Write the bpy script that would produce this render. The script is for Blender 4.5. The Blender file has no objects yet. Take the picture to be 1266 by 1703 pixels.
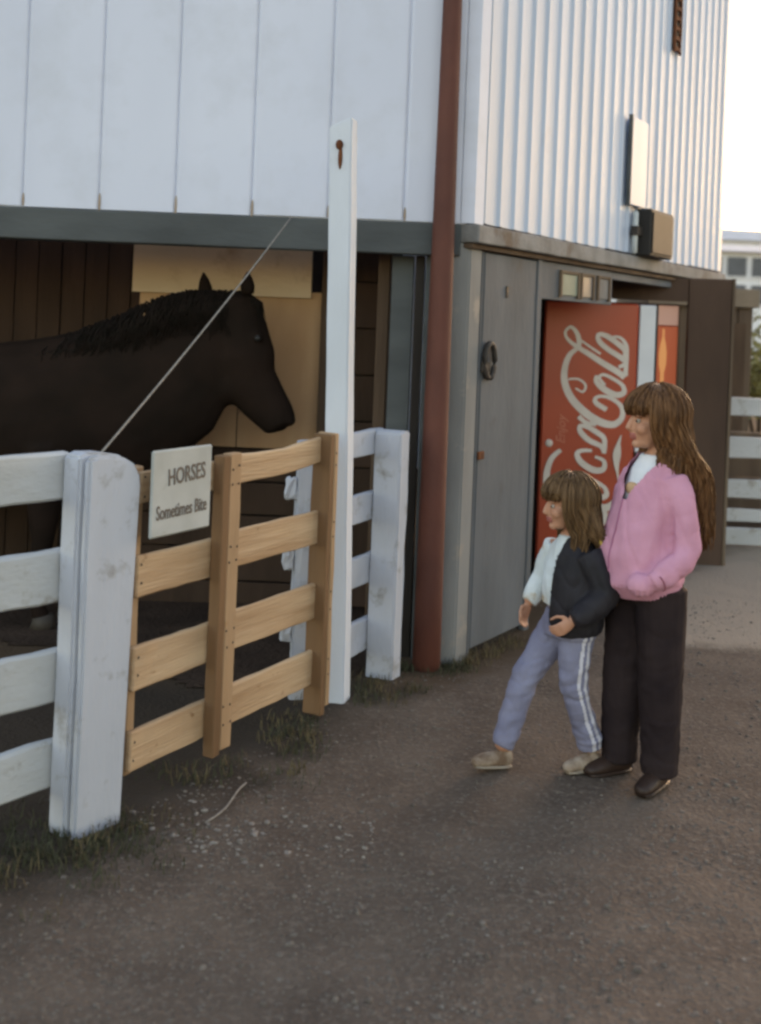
import bpy, bmesh, math, random
from mathutils import Vector, Matrix, noise
random.seed(7)
R = math.radians
scene = bpy.context.scene
col = scene.collection

# ------------------------------------------------------------------ camera
CAM_H, FPX, CX, CY, ROLL = 1.65, 1900.0, 633.0, 535.0, 0.04
cam_d = bpy.data.cameras.new('camera')
cam = bpy.data.objects.new('camera', cam_d); col.objects.link(cam)
cam.location = (0, 0, CAM_H)
cam.rotation_euler = (Matrix.Rotation(R(90), 4, 'X') @ Matrix.Rotation(ROLL, 4, 'Z')).to_euler()
cam_d.sensor_fit = 'VERTICAL'; cam_d.sensor_height = 36.0; cam_d.sensor_width = 36.0
cam_d.lens = 36.0 * FPX / 1703.0
cam_d.shift_y = -(851.5 - CY) / 1703.0
cam_d.clip_start = 0.05; cam_d.clip_end = 2000
cam_d.dof.use_dof = True; cam_d.dof.focus_distance = 4.6; cam_d.dof.aperture_fstop = 2.0
scene.camera = cam
# ------------------------------------------------------------------ light
SUN_AZ, SUN_EL = 30.0, 7.0        # azimuth clockwise from +Y
world = bpy.data.worlds.new('World'); scene.world = world; world.use_nodes = True
nt = world.node_tree
bg = nt.nodes['Background']
sky = nt.nodes.new('ShaderNodeTexSky'); sky.sky_type = 'NISHITA'; sky.sun_disc = False
sky.sun_elevation = R(SUN_EL); sky.sun_rotation = R(SUN_AZ); sky.dust_density = 1.2; sky.air_density = 1.0; sky.ozone_density = 1.0
nt.links.new(sky.outputs[0], bg.inputs[0]); bg.inputs[1].default_value = 0.15
sun_d = bpy.data.lights.new('sun', 'SUN'); sun_d.energy = 0.3; sun_d.angle = R(30); sun_d.color = (1.0, .86, .74)
sun = bpy.data.objects.new('sun', sun_d); col.objects.link(sun)
sdir = Vector((math.sin(R(SUN_AZ))*math.cos(R(SUN_EL)), math.cos(R(SUN_AZ))*math.cos(R(SUN_EL)), math.sin(R(SUN_EL))))
sun.rotation_euler = sdir.to_track_quat('Z', 'Y').to_euler()
vs = scene.view_settings
vs.view_transform = 'Standard'; vs.look = 'None'; vs.gamma = 1; vs.use_curve_mapping = False
vs.exposure = 2.3
vs.use_white_balance = True; vs.white_balance_temperature = 8000; vs.white_balance_tint = 23.0
scene.cycles.filter_width = 2.7
scene.cycles.use_denoising = True

# ------------------------------------------------------------------ helpers
def at(px, py, D):
    """point at depth D (metres ahead) that the photograph shows at this pixel"""
    x = (px-CX)/FPX; y = -(py-CY)/FPX; c, s = math.cos(ROLL), math.sin(ROLL)
    return Vector(((x*c-y*s)*D, D, CAM_H+(x*s+y*c)*D))

def tag(o, label=None, cat=None, group=None, kind=None):
    if label: o['label'] = label
    if cat: o['category'] = cat
    if group: o['group'] = group
    if kind: o['kind'] = kind
    return o

def empty(name, loc=(0, 0, 0), rz=0.0):
    o = bpy.data.objects.new(name, None); col.objects.link(o)
    o.location = loc; o.rotation_euler = (0, 0, rz); o.empty_display_size = .1
    return o

def link(name, me, mat, parent=None, smooth=False):
    o = bpy.data.objects.new(name, me); col.objects.link(o)
    if mat is not None:
        for m in (mat if isinstance(mat, (list, tuple)) else [mat]): me.materials.append(m)
    if smooth:
        for p in me.polygons: p.use_smooth = True
    if parent is not None: o.parent = parent
    return o

def from_bm(name, bm, mat, parent=None, smooth=False):
    bmesh.ops.recalc_face_normals(bm, faces=bm.faces)
    me = bpy.data.meshes.new(name); bm.to_mesh(me); bm.free()
    return link(name, me, mat, parent, smooth)

def pyd(name, v, f, mat, parent=None, smooth=False):
    me = bpy.data.meshes.new(name); me.from_pydata([tuple(p) for p in v], [], f); me.update()
    return link(name, me, mat, parent, smooth)

IDT = lambda p: p
def bm_box(bm, x0, x1, y0, y1, z0, z1, fn=IDT, seg=(1, 1, 1), jit=0.0):
    """closed box, optionally subdivided and jittered"""
    nx, ny, nz = seg
    vs_ = {}
    def V(i, j, k):
        if (i, j, k) not in vs_:
            p = Vector((x0+(x1-x0)*i/nx, y0+(y1-y0)*j/ny, z0+(z1-z0)*k/nz))
            if jit: p += Vector((random.uniform(-jit, jit), random.uniform(-jit, jit), random.uniform(-jit, jit)))
            vs_[(i, j, k)] = bm.verts.new(fn(p))
        return vs_[(i, j, k)]
    for j in range(ny):
        for k in range(nz):
            for i in (0, nx): bm.faces.new((V(i, j, k), V(i, j+1, k), V(i, j+1, k+1), V(i, j, k+1)))
    for i in range(nx):
        for k in range(nz):
            for j in (0, ny): bm.faces.new((V(i, j, k), V(i+1, j, k), V(i+1, j, k+1), V(i, j, k+1)))
    for i in range(nx):
        for j in range(ny):
            for k in (0, nz): bm.faces.new((V(i, j, k), V(i+1, j, k), V(i+1, j+1, k), V(i, j+1, k)))
    return bm

def box(name, x0, x1, y0, y1, z0, z1, mat, parent=None, fn=IDT, bev=0.004, seg=(1, 1, 1), jit=0.0):
    bm = bmesh.new(); bm_box(bm, x0, x1, y0, y1, z0, z1, IDT, seg, jit)
    bmesh.ops.recalc_face_normals(bm, faces=bm.faces)
    if bev:
        es = [e for e in bm.edges if len(e.link_faces) == 2 and e.calc_face_angle() > 1.0]
        bmesh.ops.bevel(bm, geom=es, offset=bev, segments=1, affect='EDGES', clamp_overlap=True)
    for v in bm.verts: v.co = fn(v.co)
    return from_bm(name, bm, mat, parent)

def tube(bm, pts, ref=(0, 1, 0), n=14, cap=0.6):
    """lofted tube: pts = (centre, ra along ref, rb across)"""
    rings = []
    P = [Vector(p[0]) for p in pts]
    for i, p in enumerate(pts):
        t = (P[min(i+1, len(P)-1)]-P[max(i-1, 0)]).normalized()
        a = Vector(ref); a = a-t*a.dot(t)
        if a.length < 1e-4: a = t.orthogonal()
        a.normalize(); b = t.cross(a)
        ra = p[1]; rb = p[2] if len(p) > 2 else p[1]
        rings.append([bm.verts.new(P[i]+a*ra*math.cos(2*math.pi*k/n)+b*rb*math.sin(2*math.pi*k/n)) for k in range(n)])
    for i in range(len(rings)-1):
        for k in range(n):
            bm.faces.new((rings[i][k], rings[i][(k+1) % n], rings[i+1][(k+1) % n], rings[i+1][k]))
    for e, s in ((0, -1), (-1, 1)):
        t = (P[1]-P[0]).normalized() if e == 0 else (P[-1]-P[-2]).normalized()
        r = min(pts[e][1], pts[e][2] if len(pts[e]) > 2 else pts[e][1])
        c = bm.verts.new(P[e]+t*s*r*cap); rg = rings[e]
        for k in range(n):
            bm.faces.new((rg[k], rg[(k+1) % n], c) if e == -1 else (rg[(k+1) % n], rg[k], c))

def ball(bm, c, r, seg=14):
    if not isinstance(r, (tuple, list)): r = (r, r, r)
    m = Matrix.Translation(Vector(c)) @ Matrix.Diagonal((*r, 1))
    bmesh.ops.create_uvsphere(bm, u_segments=seg, v_segments=max(6, seg//2+2), radius=1, matrix=m)

def remesh(name, bm, mat, parent, voxel=.006, smooth=4, disp=None, cut=None, fac=.5, solid=0):
    """merge overlapping lumps into one continuous skin"""
    bmesh.ops.recalc_face_normals(bm, faces=bm.faces)
    me = bpy.data.meshes.new('tmp'); bm.to_mesh(me); bm.free()
    o = bpy.data.objects.new('tmp', me); col.objects.link(o)
    m = o.modifiers.new('r', 'REMESH'); m.mode = 'VOXEL'; m.voxel_size = voxel; m.use_smooth_shade = True
    if smooth:
        s = o.modifiers.new('s', 'SMOOTH'); s.factor = fac; s.iterations = smooth
    dg = bpy.context.evaluated_depsgraph_get(); dg.update()
    m2 = bpy.data.meshes.new_from_object(o.evaluated_get(dg)); bpy.data.objects.remove(o); bpy.data.meshes.remove(me)
    m2.name = name
    b2 = bmesh.new(); b2.from_mesh(m2)
    b2.normal_update()
    if disp:
        mv = [(v, v.normal.copy()*disp(v.co)) for v in b2.verts]
        for v, d in mv: v.co += d
    if cut:
        bmesh.ops.delete(b2, geom=[f for f in b2.faces if cut(f.calc_center_median())], context='FACES')
    b2.to_mesh(m2); b2.free()
    m2.materials.clear()
    o = link(name, m2, mat, parent, True)
    return o

# ------------------------------------------------------------------ materials
def M(name, c1, c2=None, scale=4.0, rough=.7, bump=.0, bscale=30.0, stretch=(1, 1, 1), spec=.3, c3=None, c3scale=1.3, c3lo=.58, c3hi=.7, detail=6, dist=.01, metal=0.0, contrast=(.35, .65)):
    m = bpy.data.materials.new(name); m.use_nodes = True
    t = m.node_tree; b = t.nodes['Principled BSDF']
    b.inputs['Roughness'].default_value = rough; b.inputs['Specular IOR Level'].default_value = spec; b.inputs['Metallic'].default_value = metal
    tc = t.nodes.new('ShaderNodeTexCoord'); mp = t.nodes.new('ShaderNodeMapping'); mp.inputs['Scale'].default_value = stretch
    t.links.new(tc.outputs['Object'], mp.inputs[0])
    c2 = c2 or tuple(x*.8 for x in c1)
    n = t.nodes.new('ShaderNodeTexNoise'); n.inputs['Scale'].default_value = scale; n.inputs['Detail'].default_value = detail
    t.links.new(mp.outputs[0], n.inputs['Vector'])
    r = t.nodes.new('ShaderNodeValToRGB'); r.color_ramp.elements[0].position = contrast[0]; r.color_ramp.elements[1].position = contrast[1]
    r.color_ramp.elements[0].color = (*c2, 1); r.color_ramp.elements[1].color = (*c1, 1)
    t.links.new(n.outputs[0], r.inputs[0]); out = r.outputs[0]
    if c3:
        n3 = t.nodes.new('ShaderNodeTexNoise'); n3.inputs['Scale'].default_value = c3scale; n3.inputs['Detail'].default_value = 8; n3.inputs['Roughness'].default_value = .65
        t.links.new(tc.outputs['Object'], n3.inputs['Vector'])
        r3 = t.nodes.new('ShaderNodeValToRGB'); r3.color_ramp.elements[0].position = c3lo; r3.color_ramp.elements[1].position = c3hi
        t.links.new(n3.outputs[0], r3.inputs[0])
        mx = t.nodes.new('ShaderNodeMix'); mx.data_type = 'RGBA'
        t.links.new(r3.outputs[0], mx.inputs[0]); t.links.new(out, mx.inputs[6]); mx.inputs[7].default_value = (*c3, 1)
        out = mx.outputs[2]
    t.links.new(out, b.inputs['Base Color'])
    if bump:
        nb = t.nodes.new('ShaderNodeTexNoise'); nb.inputs['Scale'].default_value = bscale; nb.inputs['Detail'].default_value = 8
        t.links.new(mp.outputs[0], nb.inputs['Vector'])
        bu = t.nodes.new('ShaderNodeBump'); bu.inputs['Strength'].default_value = bump; bu.inputs['Distance'].default_value = dist
        t.links.new(nb.outputs[0], bu.inputs['Height']); t.links.new(bu.outputs[0], b.inputs['Normal'])
    return m

def emit(name, c, s):
    m = bpy.data.materials.new(name); m.use_nodes = True
    b = m.node_tree.nodes['Principled BSDF']; b.inputs['Base Color'].default_value = (*c, 1); b.inputs['Roughness'].default_value = .4
    b.inputs['Emission Color'].default_value = (*c, 1); b.inputs['Emission Strength'].default_value = s
    return m

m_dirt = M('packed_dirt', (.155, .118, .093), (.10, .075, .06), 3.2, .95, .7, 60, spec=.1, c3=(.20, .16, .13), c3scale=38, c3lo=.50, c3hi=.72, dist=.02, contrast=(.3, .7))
def soil_zones(m):
    """pale lane past the barn, dark damp soil and litter along the fence and wall foot"""
    t = m.node_tree; b = t.nodes['Principled BSDF']; src = b.inputs['Base Color'].links[0].from_socket
    tc = t.nodes.new('ShaderNodeTexCoord'); sx = t.nodes.new('ShaderNodeSeparateXYZ'); t.links.new(tc.outputs['Object'], sx.inputs[0])
    nz = t.nodes.new('ShaderNodeTexNoise'); nz.inputs['Scale'].default_value = 3.0; nz.inputs['Detail'].default_value = 7; nz.inputs['Roughness'].default_value = .65
    t.links.new(tc.outputs['Object'], nz.inputs['Vector'])
    def mth(op, a, b_, c_=None):
        n = t.nodes.new('ShaderNodeMath'); n.operation = op
        for i, q in enumerate((a, b_, c_)):
            if q is None: continue
            if isinstance(q, (int, float)): n.inputs[i].default_value = q
            else: t.links.new(q, n.inputs[i])
        return n.outputs[0]
    def step(vv, lo, hi):
        r = t.nodes.new('ShaderNodeMapRange'); r.interpolation_type = 'SMOOTHSTEP'; t.links.new(vv, r.inputs[0]); r.inputs[1].default_value = lo; r.inputs[2].default_value = hi; return r.outputs[0]
    def mix(f_, a, c):
        x = t.nodes.new('ShaderNodeMix'); x.data_type = 'RGBA'; t.links.new(f_, x.inputs[0]); t.links.new(a, x.inputs[6]); x.inputs[7].default_value = (*c, 1); return x.outputs[2]
    X, Y, n = sx.outputs[0], sx.outputs[1], nz.outputs[0]
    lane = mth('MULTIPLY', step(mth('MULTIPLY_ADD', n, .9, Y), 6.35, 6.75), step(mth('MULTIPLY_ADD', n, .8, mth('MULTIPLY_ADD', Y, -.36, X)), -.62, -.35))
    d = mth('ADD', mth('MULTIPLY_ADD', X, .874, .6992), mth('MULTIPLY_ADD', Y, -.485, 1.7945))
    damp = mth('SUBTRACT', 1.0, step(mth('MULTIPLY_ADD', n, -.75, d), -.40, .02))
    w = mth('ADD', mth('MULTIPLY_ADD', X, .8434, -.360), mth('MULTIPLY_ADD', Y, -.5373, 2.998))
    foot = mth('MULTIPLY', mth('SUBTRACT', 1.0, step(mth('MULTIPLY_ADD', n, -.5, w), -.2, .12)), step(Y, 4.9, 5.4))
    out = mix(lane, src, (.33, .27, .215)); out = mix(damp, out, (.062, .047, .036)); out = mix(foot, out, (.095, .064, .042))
    t.links.new(out, b.inputs['Base Color'])
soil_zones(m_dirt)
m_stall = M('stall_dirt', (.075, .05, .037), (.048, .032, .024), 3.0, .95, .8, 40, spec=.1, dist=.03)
m_metal_a = M('white_painted_metal', (.64, .69, .82), (.58, .63, .76), 1.2, .45, .06, 5, stretch=(1, 1, .4), c3=(.52, .56, .65), c3scale=2.2, c3lo=.48, c3hi=.8)
m_metal_b = M('white_corrugated_metal', (.50, .595, .74), (.45, .535, .665), 2.5, .45, .05, 8, stretch=(1, 1, .2), c3=(.44, .46, .52), c3scale=2.4, c3lo=.62, c3hi=.85)
m_beam = M('grey_green_paint', (.088, .10, .105), (.058, .066, .07), 5, .75, .3, 50, stretch=(.3, 1, 1))
m_cap = M('grey_cap_paint', (.25, .25, .25), (.17, .168, .165), 6, .8, .4, 50, c3=(.13, .10, .08), c3scale=4)
m_grey = M('grey_wall_paint', (.130, .145, .163), (.090, .101, .114), 3, .75, .3, 40, stretch=(1, 1, .3), c3=(.085, .08, .078), c3scale=3.2, c3lo=.6, c3hi=.8)
m_dark = M('dark_gap_timber', (.04, .034, .03), (.025, .02, .018), 5, .9, .4, 40, stretch=(1, 1, .2))
m_plank = M('dark_stained_plank', (.12, .078, .052), (.075, .048, .033), 5, .9, .5, 40, stretch=(1, 1, .2))
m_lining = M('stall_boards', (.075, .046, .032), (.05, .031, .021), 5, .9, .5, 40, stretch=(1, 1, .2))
m_ply = M('raw_plywood', (.70, .56, .40), (.60, .46, .31), 3.5, .75, .2, 40, stretch=(.35, 1, 1), c3=(.28, .15, .07), c3scale=2.2, c3lo=.55, c3hi=.8)
m_ply2 = M('aged_plywood', (.62, .40, .24), (.50, .30, .17), 4, .8, .2, 40, stretch=(1, 1, .3))
m_redpipe = M('red_oxide_paint', (.135, .047, .034), (.095, .033, .025), 6, .65, .3, 40, stretch=(1, 1, .5), c3=(.10, .035, .025), c3scale=5)
m_whitep = M('white_fence_paint', (.50, .53, .60), (.42, .45, .51), 3, .6, .35, 60, stretch=(1, 1, .3), c3=(.24, .225, .21), c3scale=7, c3lo=.55, c3hi=.72)
m_whiter = M('white_rail_paint', (.50, .52, .54), (.41, .43, .44), 4, .65, .4, 60, stretch=(.4, 1, 1), c3=(.25, .22, .18), c3scale=8, c3lo=.57, c3hi=.72)
m_tallw = M('fresh_white_post_paint', (.61, .67, .76), (.53, .585, .66), 3, .6, .3, 60, stretch=(1, 1, .3), c3=(.45, .45, .48), c3scale=3.4, c3lo=.6, c3hi=.8)
m_lumx = M('new_lumber', (.53, .37, .235), (.37, .23, .13), 9, .7, .45, 60, stretch=(.14, 1, 2.2), c3=(.25, .13, .06), c3scale=15, c3lo=.64, c3hi=.72)
m_lumz = M('new_lumber_upright', (.42, .27, .16), (.33, .205, .115), 5, .7, .3, 60, stretch=(1, 1, .15), c3=(.33, .17, .07), c3scale=5, c3lo=.6, c3hi=.72)
m_lumshade = M('shaded_lumber_upright', (.22, .12, .06), (.13, .07, .035), 5, .8, .3, 60, stretch=(1, 1, .15))  # shade on the uprights' side faces, put into a darker lumber colour
m_brown = M('brown_booth_plywood', (.085, .05, .035), (.06, .035, .025), 4, .75, .2, 30, stretch=(1, 1, .3))
m_coke = M('red_enamel', (.42, .055, .022), (.36, .046, .019), 2, .35, .03, 8, spec=.5)
m_cokeside = M('dark_red_steel', (.05, .018, .014), (.035, .014, .012), 3, .5)
m_letter = M('white_print', (.66, .60, .55), (.58, .52, .47), 9, .5)
m_letterdim = M('faded_print', (.52, .17, .11), (.48, .13, .08), 20, .5)
m_sel = M('selection_panel_white', (.66, .70, .76), (.6, .64, .7), 5, .3, spec=.5)
m_black = M('black_metal', (.02, .02, .02), (.012, .012, .012), 8, .5)
m_iron = M('dark_iron', (.05, .042, .038), (.03, .025, .022), 10, .6, .3, 60)
m_signw = M('sign_white', (.55, .60, .62), (.47, .51, .52), 5, .5)
m_ink = M('sign_ink', (.14, .115, .10), (.09, .075, .065), 20, .6)
m_boxg = M('grey_electrical_box', (.028, .026, .025), (.02, .019, .018), 6, .6)
m_rope = M('pale_rope', (.27, .245, .22), (.2, .18, .16), 40, .9)
m_skin = M('skin', (.52, .27, .18), (.46, .22, .14), 14, .55, .05, 90, spec=.35)
m_lip = M('lips', (.42, .14, .12), None, 10, .5)
m_eye = M('eye_white', (.42, .37, .33), None, 10, .6, spec=.2)
m_iris = M('iris', (.03, .02, .015), None, 10, .3)
m_hair = M('brown_hair', (.20, .095, .042), (.075, .034, .016), 75, .5, .5, 120, stretch=(1, 1, .15), spec=.2)
m_hair2 = M('light_brown_hair', (.185, .105, .052), (.075, .041, .020), 75, .5, .5, 120, stretch=(1, 1, .15), spec=.2)
m_pink = M('pink_fleece', (.63, .31, .415), (.55, .26, .355), 9, .95, .35, 160, spec=.1, dist=.004)
m_shirt = M('white_cotton', (.72, .75, .80), (.62, .66, .72), 9, .9, .3, 80, spec=.1, dist=.004)
m_shirt2 = M('pale_cotton', (.66, .74, .78), (.52, .58, .60), 8, .9, .3, 80, spec=.1, c3=(.48, .40, .28), c3scale=9, c3lo=.56, c3hi=.68, dist=.004)
m_navy = M('navy_nylon', (.022, .02, .026), (.012, .011, .014), 8, .7, .2, 60, spec=.3, dist=.004)
m_yel = M('yellow_stripe', (.62, .42, .10), None, 8, .8)
m_dkpant = M('dark_cotton', (.034, .024, .025), (.02, .014, .016), 7, .9, .3, 60, spec=.1, dist=.004)
m_lav = M('lavender_track_cloth', (.235, .245, .345), (.175, .18, .265), 8, .8, .25, 60, spec=.2, dist=.004)
m_stripe = M('white_stripe', (.62, .62, .70), None, 8, .8)
m_shoeb = M('dark_leather', (.045, .026, .02), (.025, .015, .012), 12, .5)
m_shoet = M('tan_canvas', (.40, .32, .25), (.16, .10, .065), 22, .8)
m_sole = M('pale_sole', (.30, .25, .2), None, 12, .8)
m_horse = M('dark_bay_coat', (.020, .012, .009), (.012, .008, .006), 4, .8, .1, 90, spec=.08)
m_mane = M('black_mane', (.016, .011, .009), (.010, .008, .006), 20, .8, .3, 90, spec=.1)
m_hoof = M('hoof', (.06, .05, .04), None, 10, .6)
m_stone = M('pale_stone', (.28, .245, .21), (.17, .145, .125), 40, .9, .3, 80)
m_gravel = M('gravel_stone', (.19, .16, .135), (.10, .082, .068), 30, .95)
m_grass = M('weed_green', (.075, .078, .04), (.045, .046, .024), 15, .8)
m_drygrass = M('dry_grass', (.16, .12, .06), (.10, .075, .04), 15, .8)
m_leaf = M('bush_leaf', (.26, .235, .08), (.16, .145, .05), 6, .7)
m_bark = M('bark', (.08, .055, .04), None, 8, .9)
m_hill = M('far_hill', (.5, .48, .48), (.42, .41, .42), .02, .95)  # distance haze painted into the pale hill colour
m_housew = M('far_white_wall', (.78, .78, .80), (.70, .70, .72), .6, .8)
m_roofg = M('far_grey_roof', (.60, .59, .60), (.52, .51, .52), .8, .8)
m_pane = M('dark_pane', (.10, .11, .13), None, 4, .4, spec=.4)
m_paneg = M('greenish_pane', (.22, .27, .22), (.17, .21, .17), 6, .6, spec=.3)
m_shed = M('shed_boards', (.16, .115, .08), (.10, .07, .05), 4, .85, .3, 30, stretch=(1, 1, .2))
m_ruststain = M('pale_rust_stain', (.42, .33, .26), (.34, .26, .2), 20, .9)
m_rust = M('rust', (.17, .06, .025), (.10, .035, .016), 20, .9)

# ------------------------------------------------------------------ ground
def axis(lo, hi, dlo, dhi, step):
    a = []; x = dlo
    while x <= dhi+1e-6: a.append(x); x += step
    g = step; x = dlo
    while x > lo: g *= 1.35; x -= g; a.insert(0, x)
    g = step; x = a[-1]
    while x < hi: g *= 1.35; x += g; a.append(x)
    return a
def gh(x, y):
    """height of the trodden dirt"""
    if y > 30 or abs(x) > 20: return 0.0
    n = noise.noise(Vector((x*1.1, y*1.1, 0)))*.018+noise.noise(Vector((x*4.5, y*4.5, 3)))*.007+noise.noise(Vector((x*14, y*14, 7)))*.003
    return n
xs = axis(-600, 600, -1.6, 2.6, .03); ys = axis(-80, 900, 2.4, 7.4, .03)
v = [(x, y, gh(x, y)) for y in ys for x in xs]; W_ = len(xs)
f = [(j*W_+i, j*W_+i+1, (j+1)*W_+i+1, (j+1)*W_+i) for j in range(len(ys)-1) for i in range(W_-1)]
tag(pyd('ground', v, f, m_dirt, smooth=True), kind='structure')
# darker stall floor
def sheet(name, poly_fn, x0, x1, y0, y1, st, mat, lift):
    nx = int((x1-x0)/st); ny = int((y1-y0)/st); idx = {}; v = []; f = []
    def V(i, j):
        if (i, j) not in idx:
            x = x0+i*st; y = y0+j*st; idx[(i, j)] = len(v); v.append((x, y, gh(x, y)+lift))
        return idx[(i, j)]
    for j in range(ny):
        for i in range(nx):
            if poly_fn(x0+(i+.5)*st, y0+(j+.5)*st): f.append((V(i, j), V(i+1, j), V(i+1, j+1), V(i, j+1)))
    return tag(pyd(name, v, f, mat, smooth=True), kind='structure')
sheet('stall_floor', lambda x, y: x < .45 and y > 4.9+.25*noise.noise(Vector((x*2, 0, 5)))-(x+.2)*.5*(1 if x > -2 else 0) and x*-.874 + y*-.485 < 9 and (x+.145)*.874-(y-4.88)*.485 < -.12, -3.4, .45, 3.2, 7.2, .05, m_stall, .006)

# ------------------------------------------------------------------ barn
barn = tag(empty('barn', (0, 5.58, 0)), 'white metal clad barn with grey timber lower storey and open horse stall', 'barn')
BO = Vector((0, 5.58, 0))
bw = lambda p: Vector(p)-BO                       # world -> barn local
AY = 5.58; CORX = .427
TH = R(32.5); U = Vector((math.sin(TH), math.cos(TH), 0)); N = Vector((math.cos(TH), -math.sin(TH), 0)); C0 = Vector((CORX, AY, 0))
def B(p):
    """(along wall, out from wall, up) -> barn local"""
    return C0+U*p[0]+N*p[1]+Vector((0, 0, p[2]))-BO
ZT, TOPZ = 2.146, 5.0
LB = 4.22                                          # length of the ribbed wall
# flat white panels over the stall
edges_x = [.375-.0, .093]+[.093-.372*k for k in range(1, 9)]
for k in range(len(edges_x)-1):
    x1, x0 = edges_x[k], edges_x[k+1]
    bm = bmesh.new()
    prof = [(x0+.001, .007), (x0+.008, -.003), (x0+.02, 0), (x0+.1, -.003), (x1-.1, -.003), (x1-.02, 0), (x1-.008, -.001), (x1-.003, .007)]
    zs = [ZT+random.uniform(-.004, .006)]+[ZT+.35*i for i in range(1, 8)]+[TOPZ]
    rows = [[bm.verts.new((x, AY-.012+d+(.004*noise.noise(Vector((x*3, z*2, k))) if 0 < i < 7 else 0)-BO.y, z)) for i, (x, d) in enumerate(prof)] for z in zs]
    for r_ in range(len(rows)-1):
        for i in range(len(prof)-1): bm.faces.new((rows[r_][i], rows[r_][i+1], rows[r_+1][i+1], rows[r_+1][i]))
    wp = from_bm('wall_panel', bm, m_metal_a, barn, True)
    b1 = bmesh.new(); ball(b1, (x0+.004, AY-.0165-BO.y, ZT+.03), (.006, .0022, random.uniform(.03, .07)), 10); from_bm('rust_streak', b1, m_ruststain, wp, True)
box('wall_backing', -3.3, CORX-.03, AY-.004, AY+.05, ZT-.005, TOPZ, m_metal_a, barn, bw, 0)
# folded corner trim between the two claddings
bm = bmesh.new()
q = [Vector((.372, AY-.016, 0)), Vector((CORX, AY-.018, 0))+N*.012, C0+N*.026+U*.07]
lo = [bm.verts.new(bw(p+Vector((0, 0, ZT)))) for p in q]; hi = [bm.verts.new(bw(p+Vector((0, 0, TOPZ)))) for p in q]
for i in range(2): bm.faces.new((lo[i], lo[i+1], hi[i+1], hi[i]))
from_bm('corner_trim', bm, m_metal_a, barn)
# ribbed white sheets of the long wall
npan, rib = 5, .155
tw = (LB-.07)/npan
for k in range(npan):
    t0 = .07+k*tw; t1 = t0+tw; bm = bmesh.new()
    prof = []; nr = 5; w = tw/nr
    for r_ in range(nr):
        a = t0+r_*w
        prof += [(a+.0*w, .003), (a+.12*w, .003), (a+.22*w, .016), (a+.36*w, .016), (a+.46*w, .004), (a+.80*w, .0035)]
    prof.append((t1+.008, .003 if k == npan-1 else .0045))
    z0 = ZT+.01+random.uniform(-.004, .004)
    lo = [bm.verts.new(B((a, d+k*.0006, z0))) for a, d in prof]; hi = [bm.verts.new(B((a, d+k*.0006, TOPZ))) for a, d in prof]
    for i in range(len(prof)-1): bm.faces.new((lo[i], lo[i+1], hi[i+1], hi[i]))
    from_bm('ribbed_panel', bm, m_metal_b, barn)
box('wall_backing', .02, LB-.01, -.06, -.004, ZT-.02, TOPZ, m_dark, barn, B, 0)
# hidden sides; unseen roof stops short of the stall to let sky light in
poly = [Vector((-3.3, AY+.04, 0)), Vector((CORX-.02, AY+.03, 0)), C0+U*LB-N*.01, Vector((2.3, 13.0, 0)), Vector((-3.3, 13.0, 0))]
bm = bmesh.new()
for i in (2, 3, 4):
    a, b = poly[i], poly[(i+1) % 5]
    z0 = ZT if i == 2 else 0
    vv = [bm.verts.new(bw(p)) for p in (a+Vector((0, 0, z0)), b+Vector((0, 0, z0)), b+Vector((0, 0, TOPZ)), a+Vector((0, 0, TOPZ)))]
    bm.faces.new(vv)
from_bm('side_wall', bm, m_metal_b, barn)
bm = bmesh.new()
rv = [bm.verts.new(bw(Vector(p))) for p in ((-3.45, 6.75, TOPZ), (1.1, 6.75, TOPZ), (2.75, 9.25, TOPZ), (2.45, 13.15, TOPZ+1.2), (-3.45, 13.15, TOPZ+1.2))]
bm.faces.new((rv[0], rv[1], rv[2], rv[3], rv[4]))
from_bm('roof', bm, m_roofg, barn)
# beam over the stall, cap board of the long wall
box('beam', -3.3, CORX-.05, AY-.02, AY+.09, 1.985, ZT-.006, m_beam, barn, bw, .006, (14, 1, 1), .0025)
box('cap_board', -.03, 1.62, -.10, .055, 2.052, ZT-.004, m_cap, barn, B, .006, (10, 1, 1), .002)
box('cap_board', 1.626, LB, -.10, .05, 2.056, ZT-.006, m_cap, barn, B, .006, (10, 1, 1), .002)
box('drip_strip', -.02, LB-.02, -.06, .022, 2.025, 2.05, m_plank, barn, B, .003)
# corner post, studs, infill boards beside the stall
bm = bmesh.new()
q = [Vector((.335, AY+.0, 0)), C0+Vector((0, 0, 0)), C0+U*.125, C0+U*.125-N*.07, Vector((.335, AY+.12, 0))]
lo = [bm.verts.new(bw(p+Vector((0, 0, -.05)))) for p in q]; hi = [bm.verts.new(bw(p+Vector((0, 0, 2.05)))) for p in q]
for i in range(5): bm.faces.new((lo[i], lo[(i+1) % 5], hi[(i+1) % 5], hi[i]))
bm.faces.new(hi); bm.faces.new(lo)
bmesh.ops.bevel(bm, geom=[e for e in bm.edges if abs(e.verts[0].co.z-e.verts[1].co.z) > 1], offset=.008, segments=2, affect='EDGES')
from_bm('corner_post', bm, M('pale_grey_post_paint', (.23, .235, .235), (.17, .172, .172), 4, .75, .3, 40, stretch=(1, 1, .3), c3=(.30, .27, .24), c3scale=5), barn)
box('infill_board', .215, .33, AY+.05, AY+.08, -.04, 1.984, m_beam, barn, bw, .004)
box('infill_board', .165, .21, AY+.08, AY+.11, -.04, 1.984, m_dark, barn, bw, .004)
box('stud', .048, .158, AY+.11, AY+.22, -.04, 1.984, m_beam, barn, bw, .006)
box('stud', -.02, .04, AY+.24, AY+.30, -.04, 2.1, m_plank, barn, bw, .004)
box('stud', -.335, -.275, 6.42, 6.48, -.04, 2.14, m_plank, barn, bw, .004)
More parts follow.
